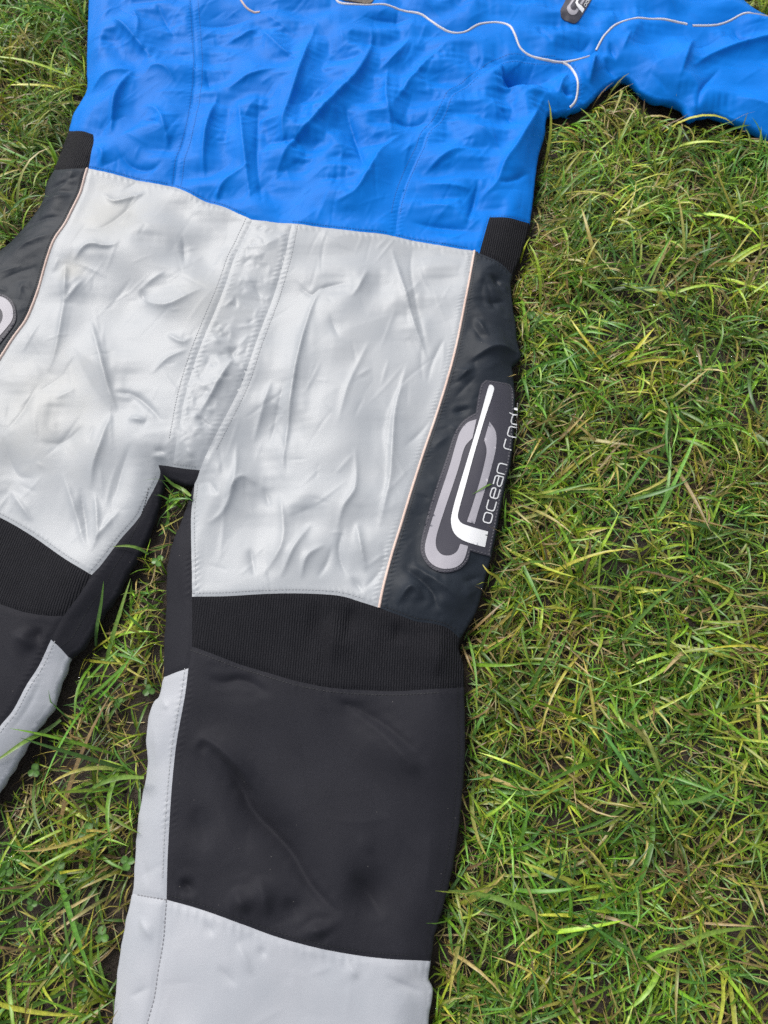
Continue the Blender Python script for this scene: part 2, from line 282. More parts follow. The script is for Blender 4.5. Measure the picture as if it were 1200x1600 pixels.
# ------------------------------------------------------------------ folds traced one by one
# (height mm, width mm on the left of travel, width mm on the right of travel, points)
folds = [
 # blue chest
 (9,22,8,[(172,28),(205,60),(236,92)]), (6,18,14,[(137,147),(165,124),(200,112),(213,106)]), (9,7,20,[(209,110),(189,145),(179,180),(172,212)]),
 (5,8,14,[(218,165),(240,168),(257,195),(263,235)]), (-5,7,7,[(222,186),(240,190),(253,202)]), (-4,6,6,[(182,228),(200,254),(235,264),(257,252)]),
 (4,8,8,[(226,116),(240,106),(262,112),(275,132)]), (-4,6,6,[(320,108),(331,148)]), (7,7,13,[(341,147),(328,190),(320,230),(317,282)]),
 (5,16,6,[(355,142),(387,125),(437,108)]), (5,10,10,[(403,42),(433,75),(470,100)]), (8,9,13,[(495,35),(473,103),(462,137),(443,196),(446,230)]),
 (8,8,22,[(583,39),(580,75),(562,117),(520,162),(499,186),(460,222),(425,280)]), (-7,10,10,[(539,165),(556,216),(568,255),(578,275)]),
 (7,18,7,[(630,205),(598,237),(574,276),(553,303),(521,319)]), (-6,8,8,[(605,170),(620,187),(655,191),(672,179)]), (4,8,8,[(607,99),(603,150),(610,190),(612,216)]),
 (4,9,9,[(706,63),(661,105),(610,168)]), (13,3,25,[(786,138),(820,137),(857,139)]), (-32,13,9,[(780,104),(790,117),(808,126),(832,131),(850,134)]), (10,3,15,[(782,98),(785,115),(788,137)]),
 (8,22,8,[(856,142),(827,199),(806,233),(786,262),(773,292),(745,313)]), (-4,6,6,[(774,290),(797,283),(832,270)]), (-6,10,10,[(782,166),(813,197)]),
 (5,12,12,[(737,195),(764,215),(781,234)]), (5,15,8,[(660,272),(707,240),(737,232)]), (3,6,8,[(658,287),(739,297)]), (2.5,6,6,[(658,319),(716,330)]),
 (-4,5,5,[(640,346),(690,353),(737,358)]), (-7,8,7,[(748,283),(739,319),(729,352)]), (5,9,9,[(372,150),(378,200),(385,260),(392,320)]), (-5,9,9,[(405,140),(402,200),(403,270),(412,330)]),
 (4,8,8,[(330,330),(350,290),(395,255)]), (-4,10,10,[(300,40),(345,35),(395,28)]), (4,9,9,[(345,70),(380,60),(408,38)]), (4,8,8,[(205,10),(218,40),(216,70)]), (-4,8,8,[(245,5),(262,40),(275,60)]),
 (4,10,10,[(150,225),(162,245),(155,262)]), (5,9,9,[(640,60),(620,90),(590,110)]), (-4,8,8,[(560,25),(610,30),(650,30)]),
 # sleeve and yoke
 (9,7,7,[(934,80),(926,99),(921,130)]), (-7,9,9,[(944,88),(957,110),(968,127)]), (-5,5,5,[(952,66),(962,92)]), (4,7,7,[(985,50),(972,80)]), (7,9,22,[(1085,58),(1073,85),(1061,124)]),
 (9,18,9,[(1078,106),(1115,88),(1172,74),(1215,66),(1300,70)]), (-7,7,7,[(1127,104),(1098,136),(1087,178)]), (-5,6,6,[(1146,42),(1160,60),(1200,64)]),
 (-7,6,6,[(876,140),(901,151)]), (5,6,6,[(890,110),(878,130),(872,150)]), (-9,7,7,[(905,92),(925,82),(938,70)]), (5,10,10,[(1150,150),(1190,165),(1260,200)]), (-4,9,9,[(1010,110),(1040,135),(1050,155)]),
 (-4,12,12,[(890,70),(910,75),(925,60)]), (4,12,12,[(620,-40),(660,0),(690,30)]), (-4,10,10,[(840,40),(862,70)]), (4,10,12,[(1000,-40),(1040,0),(1060,25)]),
 # grey, left thigh
 (7,5,26,[(142,500),(160,560),(173,613),(183,643)]), (-5,5,5,[(175,613),(207,616),(234,637),(254,660)]), (4,8,8,[(200,652),(228,658)]),
 (6,9,14,[(172,645),(160,690),(146,730),(141,765)]), (4,8,8,[(97,737),(115,790),(134,858)]), (5,6,6,[(147,767),(153,833),(141,863)]), (4,6,6,[(188,796),(147,845)]),
 (-5,6,6,[(125,760),(130,800),(138,852)]), (-4,14,14,[(0,680),(25,740),(55,748)]), (4,8,8,[(15,765),(52,815)]), (5,14,12,[(219,462),(240,476),(267,478),(318,450)]), (-4,6,6,[(218,450),(228,476)]),
 (3,8,8,[(258,424),(214,456)]), (4,8,8,[(73,582),(87,547),(100,480),(97,430)]), (5,10,4,[(114,407),(137,384),(168,386),(189,379)]), (-4,10,10,[(126,354),(158,355),(225,305)]),
 (3,5,5,[(100,474),(131,436)]), (4,6,6,[(102,412),(104,467)]), (-4,5,5,[(285,368),(288,416)]), (-5,16,16,[(60,690),(95,690),(132,664)]), (5,8,8,[(160,300),(180,315),(230,300)]), (4,7,7,[(260,520),(285,535),(300,525)]),
 (-5,12,12,[(205,690),(190,730),(175,790)]), (-3,5,5,[(60,600),(30,650),(5,680)]), (3,6,6,[(235,585),(262,560),(295,545)]),
 # crotch
 (8,7,12,[(368,555),(350,587),(330,620),(312,648)]), (-6,6,6,[(358,540),(368,568)]), (-7,8,8,[(335,664),(337,682),(319,719)]), (-5,6,6,[(308,650),(330,668)]), (-4,4,4,[(240,703),(262,706)]), (4,5,5,[(236,712),(262,716)]),
 # grey, right thigh
 (7,6,9,[(512,438),(496,458),(475,521),(458,600),(446,696),(440,745)]), (-4,5,5,[(458,437),(487,460),(500,450),(537,442),(548,446)]), (5,6,11,[(611,383),(633,458),(650,515),(668,563)]),
 (-3,5,5,[(645,380),(642,430),(668,556)]), (-3,5,5,[(697,522),(675,567),(667,602)]), (6,16,5,[(636,566),(617,640),(612,700),(609,745),(600,788),(590,830)]), (-3,4,4,[(682,629),(668,662),(629,702)]),
 (4.5,7,10,[(556,698),(555,764),(536,794),(526,832)]), (-5,5,5,[(538,820),(529,860),(542,904)]), (6,8,8,[(557,815),(563,850),(572,895)]), (5,9,7,[(438,904),(460,857),(486,816)]),
 (-5,7,7,[(398,902),(390,855)]), (5,9,9,[(408,902),(442,848),(438,770)]), (-4,6,6,[(411,760),(422,793)]), (5,9,9,[(352,780),(379,746),(402,757)]), (6,10,10,[(323,820),(349,800),(367,755),(370,690)]),
 (-3,5,5,[(328,752),(341,776)]), (-5,6,6,[(598,848),(599,884),(568,922)]), (-4,5,5,[(549,900),(569,928)]), (5,8,8,[(470,905),(480,870),(508,850)]), (-4,7,7,[(495,905),(510,880),(520,850)]),
 (3,9,9,[(578,530),(545,600),(528,660)]), (4,10,10,[(395,690),(410,640),(425,590)]), (-4,8,8,[(420,700),(432,650),(445,590)]), (-3,7,7,[(515,490),(530,530)]), (3,6,6,[(575,420),(560,450),(548,465)]),
 # hip panels
 (-3,4,4,[(755,428),(764,456),(773,479),(789,497)]), (-7,7,7,[(766,428),(790,453)]), (6,5,5,[(777,435),(798,460)]), (4,5,5,[(743,497),(764,530)]), (-3,4,4,[(738,505),(757,540)]),
 (7,14,6,[(736,563),(759,551),(785,545),(811,552)]), (5,6,6,[(712,597),(741,573)]), (-3,5,5,[(708,624),(746,586)]), (-7,5,5,[(628,884),(662,910),(677,927),(682,944),(694,956)]),
 (6,6,6,[(619,945),(643,917),(663,939)]), (-6,6,6,[(722,911),(759,898)]), (-4,4,4,[(707,644),(736,637)]), (4,6,6,[(640,880),(690,915),(720,940)]), (4,7,7,[(725,935),(750,920)]), (-4,6,6,[(760,475),(790,470)]),
 (-3,4,8,[(78,296),(98,286),(124,276)]), (-3,4,8,[(30,360),(55,346),(92,338)]), (-3,4,8,[(0,440),(20,428),(60,414)]), (3,6,8,[(62,325),(85,312),(112,306)]), (3,7,8,[(15,400),(45,380),(82,366)]), (4,6,6,[(95,272),(125,270)]),
 # knee and bands
 (-11,9,14,[(515,1088),(583,1122),(630,1158),(668,1190)]), (-12,10,8,[(316,1153),(340,1180),(367,1213),(390,1265),(450,1330),(485,1385),(542,1442)]), (-9,11,9,[(548,1362),(600,1437)]),
 (5,8,8,[(365,1388),(388,1428)]), (5,8,8,[(405,1368),(421,1432)]), (-5,5,5,[(279,1375),(306,1396)]), (-5,6,6,[(316,1051),(346,1067),(375,1060),(427,1090)]), (6,8,8,[(296,1174),(321,1155),(375,1200),(400,1245)]),
 (8,16,12,[(540,1100),(600,1150),(660,1215)]), (4,10,10,[(490,1440),(500,1470)]), (-4,8,8,[(445,1400),(470,1440)]), (-4,9,9,[(305,1260),(325,1330)]),
 (-5,10,10,[(494,940),(500,1000),(509,1050)]), (-5,8,8,[(552,940),(537,1008)]), (4,10,10,[(523,955),(520,1045)]), (-4,7,7,[(625,968),(617,1010)]), (4,10,10,[(690,985),(680,1060)]),
 # shin and calf
 (-3,4,4,[(318,1438),(336,1464)]), (-3,4,4,[(404,1478),(416,1497)]), (3,6,6,[(370,1470),(395,1525)]), (-5,6,6,[(598,1523),(640,1545),(672,1552)]), (-3,5,5,[(338,1508),(372,1542)]), (3,8,8,[(215,1430),(240,1470)]),
 (3,7,7,[(540,1500),(560,1530)]), (-3,6,6,[(200,1560),(240,1540)]), (-2.5,5,5,[(222,1340),(232,1385)]), (3,6,6,[(252,1090),(262,1110)]), (3,8,8,[(240,1130),(245,1200)]),
 (-3,5,5,[(70,1050),(40,1110),(10,1150)]), (4,8,8,[(60,1010),(20,990)]), (-4,8,8,[(40,1000),(70,985)]),
]
# ---- the logo's outlines
def Z5(pts): return [(550 + x / 3.556, 550 + y / 3.556) for x, y in pts]
logo_patch = np.vstack([catmull(Z5([(742,160),(800,164),(850,172),(880,181)]), n=4), [p + np.array((-1.6, 0)) for p in curves_px['hipr_out'] if 606 < p[1] < 866], Z5([(769,1137)])])
logo_patch2 = catmull(Z5([(769,1137),(715,1122),(657,1106)]), n=4)[1:]
logo_patch3 = catmull(Z5([(657,1106),(644,1160),(594,1210),(515,1231),(445,1208),(395,1150),(380,1085),(400,980),(450,800),(520,600),(566,460),(605,395),(650,360),(686,342)]), n=4)[1:]
logo_patch4 = catmull(Z5([(686,342),(692,300),(702,240),(716,185),(742,160)]), n=4)[1:-1]
logo_patch = np.vstack([logo_patch, logo_patch2, logo_patch3, logo_patch4])
bar = np.vstack([catmull(Z5([(752,212),(700,400),(640,600),(580,800),(554,900),(549,950),(562,1002),(592,1036),(640,1060),(740,1087)]), n=4),
                 np.array(Z5([(757,1000)])), catmull(Z5([(757,1000),(640,968),(605,953),(587,922),(594,875),(620,780),(680,560),(740,360),(788,214),(784,194),(770,186),(757,192)]), n=4)[1:-1]])
loop_l = np.vstack([catmull(Z5([(690,378),(640,395),(602,440),(580,500),(540,640),(480,820),(430,980),(406,1070),(406,1120),(430,1170),(470,1200),(520,1212),(580,1198),(620,1160),(645,1082)]), n=4),
                    catmull(Z5([(600,1070),(582,1112),(545,1134),(500,1130),(472,1100),(464,1060),(475,1000),(530,830),(590,650),(615,560),(632,520),(668,482)]), n=4)])
loop_r = np.vstack([catmull(Z5([(762,392),(795,440),(802,490),(795,560),(750,730),(700,890),(681,958)]), n=4), catmull(Z5([(637,947),(670,850),(715,700),(742,590),(746,540),(733,495)]), n=4)])

def turned(px):
    p = np.asarray(px, float) - np.array((696, 862)); a = R(205)
    q = np.stack([p[:, 0]*math.cos(a) - p[:, 1]*math.sin(a), p[:, 0]*math.sin(a) + p[:, 1]*math.cos(a)], 1)
    return q * .82 + np.array((-3, 488))
FK = {0: (.74, .82), 1: (.36, .66), 2: (1.6, .14), 3: (.7, .6)}      # how far each kind of cloth swells and creases
REG = np.zeros((NY, NX))
for k_, (sq_, mk_) in panels_def.items():
    REG[inside_poly(loop_of(sq_)[0], xs, ys)] = {'blue': 0, 'grey': 1, 'grey2': 1, 'cordura': 2, 'knit': 2, 'knit2': 2, 'hip': 3}[mk_]
FOLD = np.zeros((NY, NX))                        # broad swell of each fold
GD = 0.0016                                      # fine raster: the sharp creases
DX0, DX1, DY0, DY1 = -0.64, 0.74, -0.26, 1.30
dxs = np.arange(DX0, DX1, GD); dys = np.arange(DY0, DY1, GD)
DGX, DGY = np.meshgrid(dxs, dys)
DET = np.zeros(DGX.shape); DETF = np.zeros(DGX.shape)
def window(X_, Y_, x0, x1, y0, y1):
    i0, i1 = np.searchsorted(Y_, [y0, y1]); j0, j1 = np.searchsorted(X_, [x0, x1])
    return (slice(i0, i1), slice(j0, j1)) if i1 > i0 and j1 > j0 else None
for h, wl, wr, pts in folds:
    p = resample(catmull(place(pts), n=5), 0.004)
    if len(p) < 3: p = resample(p, np.linalg.norm(p[-1]-p[0]) / 3)
    mid = p[len(p)//2:len(p)//2 + 1]; hb, hs = FK[int(bil(REG, mid[:, 0], mid[:, 1])[0] + .5)]
    free = abs(h) >= 10 and p[len(p)//2, 1] > .5       # the tuck at the armpit: a real overlap, nothing holds it flat
    if free: hb, hs = .2, .62
    for T_, X_, Y_, XX_, YY_, hs_, ws_, ex in ((FOLD, xs, ys, GX, GY, hb, 1.3, 1.5), (DETF if free else DET, dxs, dys, DGX, DGY, hs, .9 if free else .38, 1.0)):
        wm = max(wl, wr) * 3e-3 * ws_
        wi = window(X_, Y_, p[:, 0].min() - wm, p[:, 0].max() + wm, p[:, 1].min() - wm, p[:, 1].max() + wm)
        if wi is None: continue
        sx, sy = XX_[wi], YY_[wi]
        d, sd, idx, tt = seg_dist(np.stack([sx.ravel(), sy.ravel()], 1), p[:-1], p[1:])
        s = (idx + tt) / (len(p) - 1)
        taper = np.clip(np.sin(np.pi * np.clip(s, 0.0, 1.0)), 0, 1)**1.15; hk = h if h > 0 else .7 * h
        wd = np.where(sd > 0, wl, wr) * 1e-3 * ws_ * (.35 + .65 * taper)
        T_[wi] += (hs_ * hk * 1e-3 * taper * np.exp(-(d / wd)**ex)).reshape(sx.shape)
# small random creases, each a nearly straight tent with its own length and direction
def creases(mask_names, count, hmm, wmm, lmm, ang, spread, seed):
    r = np.random.default_rng(seed)
    for nm in mask_names:
        lp, _ = loop_of(panels_def[nm][0])
        x0, y0 = np.maximum(lp.min(0), (DX0, DY0)); x1, y1 = np.minimum(lp.max(0), (DX1, DY1))
        n = int(count * (x1 - x0) * (y1 - y0))
        cand = np.stack([r.uniform(x0, x1, n), r.uniform(y0, y1, n)], 1)
        cand = cand[points_in(lp, cand)]
        for c in cand:
            a = R(ang + r.normal() * spread); L = r.uniform(*lmm) * 1e-3; h = r.uniform(*hmm) * 1e-3 * (1 if r.random() < .6 else -1)
            wa, wb = r.uniform(*wmm) * 1e-3, r.uniform(*wmm) * 1e-3
            ca, sa = math.cos(a), math.sin(a); ext = L / 2 + 3 * max(wa, wb)
            wi = window(dxs, dys, c[0] - ext, c[0] + ext, c[1] - ext, c[1] + ext)
            if wi is None: continue
            X = DGX[wi] - c[0]; Y = DGY[wi] - c[1]
            u = X*ca + Y*sa; v = -X*sa + Y*ca + 2.0 * u**2 * r.normal()
            t = np.clip(1 - (2*u/L)**2, 0, 1)
            wd = np.where(v > 0, wa, wb) * (.3 + .7*t)
            DET[wi] += h * t * np.exp(-(np.abs(v) / wd))
CH = ['front_panel', 'side_panel', 'side_panel#2']
creases(CH, 480, (.5, 2.0), (1.8, 6), (18, 70), 58, 36, 31)
creases(CH, 1300, (.2, .7), (1.2, 3.5), (8, 28), 50, 60, 39)
creases(CH, 820, (.35, 1.1), (.9, 2.2), (25, 95), 56, 24, 131)
creases(['thigh_panel', 'thigh_panel#2'], 420, (.25, .85), (.9, 2.2), (20, 85), 78, 24, 132)
creases(['thigh_panel', 'thigh_panel#2'], 260, (.25, .7), (.9, 2.0), (10, 35), 20, 40, 133)
creases(['sleeve', 'chest_yoke'], 260, (.35, 1.1), (.9, 2.4), (25, 95), 45, 35, 134)
creases(['sleeve', 'chest_yoke'], 420, (.4, 1.7), (2, 8), (20, 80), 50, 45, 32)
creases(['thigh_panel'], 220, (.35, 1.3), (1.6, 5), (15, 55), 75, 45, 33)
creases(['thigh_panel#2'], 220, (.35, 1.3), (1.6, 5), (18, 70), 80, 26, 34)
creases(['crotch_panel'], 5600, (.5, 1.7), (1.4, 3.6), (8, 22), 30, 60, 35)
creases(['hip_panel', 'hip_panel#2'], 1100, (.5, 1.9), (1.8, 5), (12, 38), 20, 50, 36)
creases(['calf_panel', 'calf_panel#2', 'inner_shin_panel', 'shin_panel#2'], 700, (.2, .9), (1.6, 5), (12, 45), 70, 55, 37)
creases(['knee_panel', 'knee_panel#2', 'inner_leg_panel', 'inner_leg_panel#2'], 260, (.4, 1.5), (3, 9), (20, 70), -50, 45, 38)
# facets: cloth that was crumpled keeps flat facets between sharp creases
def facets(size, stretch, ang, seed, jitter=.42):
    r = np.random.default_rng(seed); ca, sa = math.cos(R(ang)), math.sin(R(ang))
    lim = 1.25; u = np.arange(-lim, lim + 2, size * stretch); v = np.arange(-lim - .5, lim + 1, size)
    U, W = np.meshgrid(u, v); U = U + (np.arange(len(v)) % 2)[:, None] * size * stretch * .5
    U = U + r.normal(0, jitter * size * stretch * .6, U.shape); W = W + r.normal(0, jitter * size * .6, W.shape)
    P = np.stack([U*ca - W*sa, U*sa + W*ca], -1).reshape(-1, 2)
    P = P[(P[:, 0] > DX0 - .2) & (P[:, 0] < DX1 + .2) & (P[:, 1] > DY0 - .2) & (P[:, 1] < DY1 + .2)]
    h = r.normal(0, 1, len(P))
    vv, e, f, *_ = delaunay_2d_cdt([Vector(p) for p in P], [], [], 0, 1e-7, True)
    out = np.zeros(DGX.shape)
    vv = np.array([tuple(q) for q in vv]); h = h[:len(vv)] if len(vv) == len(h) else r.normal(0, 1, len(vv))
    for t in f:
        a, b, c = vv[list(t)]
        i0, i1 = np.searchsorted(dys, [min(a[1], b[1], c[1]), max(a[1], b[1], c[1])]); j0, j1 = np.searchsorted(dxs, [min(a[0], b[0], c[0]), max(a[0], b[0], c[0])])
        if i1 <= i0 or j1 <= j0: continue
        X = DGX[i0:i1, j0:j1]; Y = DGY[i0:i1, j0:j1]
        D = (b[1]-c[1])*(a[0]-c[0]) + (c[0]-b[0])*(a[1]-c[1])
        if abs(D) < 1e-12: continue
        l0 = ((b[1]-c[1])*(X-c[0]) + (c[0]-b[0])*(Y-c[1])) / D; l1 = ((c[1]-a[1])*(X-c[0]) + (a[0]-c[0])*(Y-c[1])) / D; l2 = 1 - l0 - l1
        m = (l0 >= -1e-6) & (l1 >= -1e-6) & (l2 >= -1e-6)
        z = l0*h[t[0]] + l1*h[t[1]] + l2*h[t[2]]
        out[i0:i1, j0:j1][m] = z[m]
    return out
def panel_mask(names):
    m = np.zeros(DGX.shape, bool)
    for nm in names: m |= inside_poly(loop_of(panels_def[nm][0])[0], dxs, dys)
    return m
FAC = DET
f1 = facets(.034, 1.7, 58, 41); f2 = facets(.019, 1.6, 40, 42); f3 = facets(.045, 1.8, 80, 43); f4 = facets(.011, 1.3, 20, 44); f5 = facets(.050, 1.5, -50, 45)
soft = np.clip(.55 + .6 * noise2(DGX.shape, 45, 46), 0, 1.4)
FAC += panel_mask(['front_panel', 'side_panel', 'side_panel#2']) * (.0014 * f1 + .0005 * f2 * soft)
FAC += panel_mask(['sleeve', 'chest_yoke']) * (.0013 * f1 + .0004 * f2 * soft)
FAC += panel_mask(['thigh_panel', 'thigh_panel#2']) * (.0008 * f3 + .00025 * f2 * soft)
FAC += panel_mask(['crotch_panel']) * (.0004 * f2 + .0006 * f4)
FAC += panel_mask(['hip_panel', 'hip_panel#2']) * (.0009 * f2 + .0003 * f4)
FAC += panel_mask(['calf_panel', 'calf_panel#2', 'shin_panel#2', 'inner_shin_panel', 'shin_panel']) * (.0007 * f3 + .0003 * f2 * soft)
FAC += panel_mask(['knee_panel', 'knee_panel#2', 'inner_leg_panel', 'inner_leg_panel#2']) * (.0009 * f5)
# seams hold the cloth flat
def raster_dist(names, maxd):
    out = np.full((NY, NX), maxd)
    for c in names:
        p = resample(CW[c], 0.006)
        x0, x1 = p[:, 0].min() - maxd, p[:, 0].max() + maxd; y0, y1 = p[:, 1].min() - maxd, p[:, 1].max() + maxd
        i0, i1 = np.searchsorted(ys, [y0, y1]); j0, j1 = np.searchsorted(xs, [x0, x1])
        if i1 <= i0 or j1 <= j0: continue
        sx, sy = GX[i0:i1, j0:j1], GY[i0:i1, j0:j1]
        d = seg_dist(np.stack([sx.ravel(), sy.ravel()], 1), p[:-1], p[1:])[0].reshape(sx.shape)
        out[i0:i1, j0:j1] = np.minimum(out[i0:i1, j0:j1], d)
    return out
INNER = [c for c in CW if c not in OUTER]
DSEAM = raster_dist(INNER, 0.03)
seamw = np.clip((DSEAM - 0.002) / 0.012, 0, 1)
edgew = np.clip(SD / 0.016, 0, 1)
# loose cloth per panel (growth of the cloth beyond its flat size)
GROW = {'blue': .036, 'grey': .014, 'grey2': .009, 'hip': .020, 'cordura': .003, 'knit': .002, 'knit2': .002}
GR = np.zeros((NY, NX))
for k, (seq, mk) in panels_def.items():
    lp, _ = loop_of(seq)
    g = GROW[mk]
    if k == 'crotch_panel': g = .020
    GR[inside_poly(lp, xs, ys)] = g
fly_c = place([(385,350),(400,400),(385,470),(372,540)])
for c in fly_c[:-1]:
    GR += .02 * np.exp(-((GX - c[0])**2 + (GY - c[1])**2) / .025**2) * (GR > 0.02)
GR *= (0.35 + 0.65 * seamw) * (0.3 + 0.7 * edgew)
GR *= np.clip(1 + 0.7 * noise2((NY, NX), 14, 11, 2), 0.15, 2.5)
hold = (0.25 + 0.75 * seamw) * (0.15 + 0.85 * edgew)
STIFF = np.zeros((NY, NX))                       # the logo patches are stiff and stay flat
for poly in (logo_patch, turned(logo_patch)):
    fp = place(poly); STIFF = np.maximum(STIFF, np.clip((inside_poly(fp, xs, ys) * 1.0), 0, 1))
for _ in range(3):
    STIFF[1:-1, 1:-1] = (STIFF[:-2, 1:-1] + STIFF[2:, 1:-1] + STIFF[1:-1, :-2] + STIFF[1:-1, 2:] + STIFF[1:-1, 1:-1]) / 5
hold *= 1 - .93 * STIFF; GR *= 1 - .95 * STIFF
Z0 = BASE + FOLD * hold

def relax(T, P, gr, ins, iters, bend, k_z, k_xy, dig):
    """position based relaxation of a slightly oversized sheet: it buckles into connected wrinkles"""
    T = T.astype(np.float32); P = P.astype(np.float32); act = ins.astype(np.float32)[..., None]
    ny, nx = gr.shape
    ln = lambda A, B, ga, gb: (np.linalg.norm(B - A, axis=-1) * (1 + (ga + gb) / 2)).astype(np.float32)
    Lh = ln(T[:, :-1], T[:, 1:], gr[:, :-1], gr[:, 1:]); Lv = ln(T[:-1], T[1:], gr[:-1], gr[1:])
    Ld = ln(T[:-1, :-1], T[1:, 1:], gr[:-1, :-1], gr[1:, 1:]); Le = ln(T[:-1, 1:], T[1:, :-1], gr[:-1, 1:], gr[1:, :-1])
    def proj(A, B, L, wa, wb, k):
        d = B - A
        l = np.sqrt((d * d).sum(-1))
        c = (k * (l - L) / (l * (wa[..., 0] + wb[..., 0] + 1e-6) + 1e-9))[..., None] * d
        A += c * wa; B -= c * wb
    for it in range(iters):
        for c in (0, 1):
            A = P[:, c:nx-1:2]; B = P[:, c+1:nx:2]; n = min(A.shape[1], B.shape[1])
            proj(A[:, :n], B[:, :n], Lh[:, c:nx-1:2][:, :n], act[:, c:nx-1:2][:, :n], act[:, c+1:nx:2][:, :n], 0.8)
            A = P[c:ny-1:2]; B = P[c+1:ny:2]; n = min(len(A), len(B))
            a0, a1 = act[c:ny-1:2][:n], act[c+1:ny:2][:n]
            proj(A[:n], B[:n], Lv[c:ny-1:2][:n], a0, a1, 0.8)
            proj(A[:n, :-1], B[:n, 1:], Ld[c:ny-1:2][:n], a0[:, :-1], a1[:, 1:], 0.35)
            proj(A[:n, 1:], B[:n, :-1], Le[c:ny-1:2][:n], a0[:, 1:], a1[:, :-1], 0.35)
        lap = np.zeros_like(P)
        lap[1:-1, 1:-1] = (P[:-2, 1:-1] + P[2:, 1:-1] + P[1:-1, :-2] + P[1:-1, 2:]) * .25 - P[1:-1, 1:-1]
        l2 = np.zeros_like(P)
        l2[1:-1, 1:-1] = (lap[:-2, 1:-1] + lap[2:, 1:-1] + lap[1:-1, :-2] + lap[1:-1, 2:]) * .25 - lap[1:-1, 1:-1]
        P -= l2 * act * bend
        P[..., 2] += (T[..., 2] - P[..., 2]) * k_z
        P[..., :2] += (T[..., :2] - P[..., :2]) * k_xy
        P[..., 2] = np.maximum(P[..., 2], T[..., 2] - dig)
    return P
TG = np.stack([GX, GY, Z0], -1)
S_ = 3                                          # first the long folds on a coarse net, then the short ones
Tc = TG[::S_, ::S_]; gc = GR[::S_, ::S_]
P0 = Tc.copy(); P0[..., 2] += .0012 * noise2(gc.shape, 2.2, 21, 2) * (gc > 0)
Pc = relax(Tc, P0, gc, INS[::S_, ::S_], 260, .10, .004, .02, .007)
dc = Pc - Tc
def up(F):
    fy = np.arange(NY) / S_; fx = np.arange(NX) / S_
    fy = np.clip(fy, 1, F.shape[0] - 2.001); fx = np.clip(fx, 1, F.shape[1] - 2.001)
    iy = fy.astype(int); ix = fx.astype(int); v = (fy - iy)[:, None]; u = (fx - ix)[None]
    W = lambda t: (-.5*t**3 + t*t - .5*t, 1.5*t**3 - 2.5*t*t + 1, -1.5*t**3 + 2*t*t + .5*t, .5*t**3 - .5*t*t)
    rows = sum(F[:, ix + b - 1] * W(u)[b] for b in range(4))
    return sum(rows[iy + a - 1] * W(v)[a] for a in range(4))
P1 = TG + np.stack([up(dc[..., k]) for k in range(3)], -1)
P1 = np.where(INS[..., None], P1, TG)
SIM = relax(TG, P1, GR, INS, 60, .055, .003, .02, .007)
DXF = (SIM[..., 0] - GX) * INS; DYF = (SIM[..., 1] - GY) * INS
ZF = np.where(INS, SIM[..., 2], BASE)
# sewn joins: a narrow sunk line
DET[1:-1, 1:-1] = .5*DET[1:-1, 1:-1] + .125*(DET[:-2, 1:-1] + DET[2:, 1:-1] + DET[1:-1, :-2] + DET[1:-1, 2:])
DET *= bil(hold * INS, DGX, DGY); DET += DETF
ZF = ZF - 0.0010 * np.exp(-(DSEAM / 0.0028)**2) * INS

def cubic(F, x, y, x0=X0, y0=Y0, g=G):
    fx = np.clip((x - x0) / g, 1.0, F.shape[1] - 2.001); fy = np.clip((y - y0) / g, 1.0, F.shape[0] - 2.001)
    ix = fx.astype(int); iy = fy.astype(int); u = fx - ix; v = fy - iy
    def wts(t): return (-.5*t**3 + t*t - .5*t, 1.5*t**3 - 2.5*t*t + 1, -1.5*t**3 + 2*t*t + .5*t, .5*t**3 - .5*t*t)
    wx, wy = wts(u), wts(v); out = 0
    for a in range(4):
        row = 0
        for b in range(4): row = row + F[iy + a - 1, ix + b - 1] * wx[b]
        out = out + row * wy[a]
    return out
def surf(p, off=0.0):
    """flat position -> place on the wrinkled cloth"""
    x, y = p[:, 0], p[:, 1]
    return np.stack([x + bil(DXF, x, y), y + bil(DYF, x, y), cubic(ZF, x, y) + cubic(DET, x, y, DX0, DY0, GD) + off], 1)

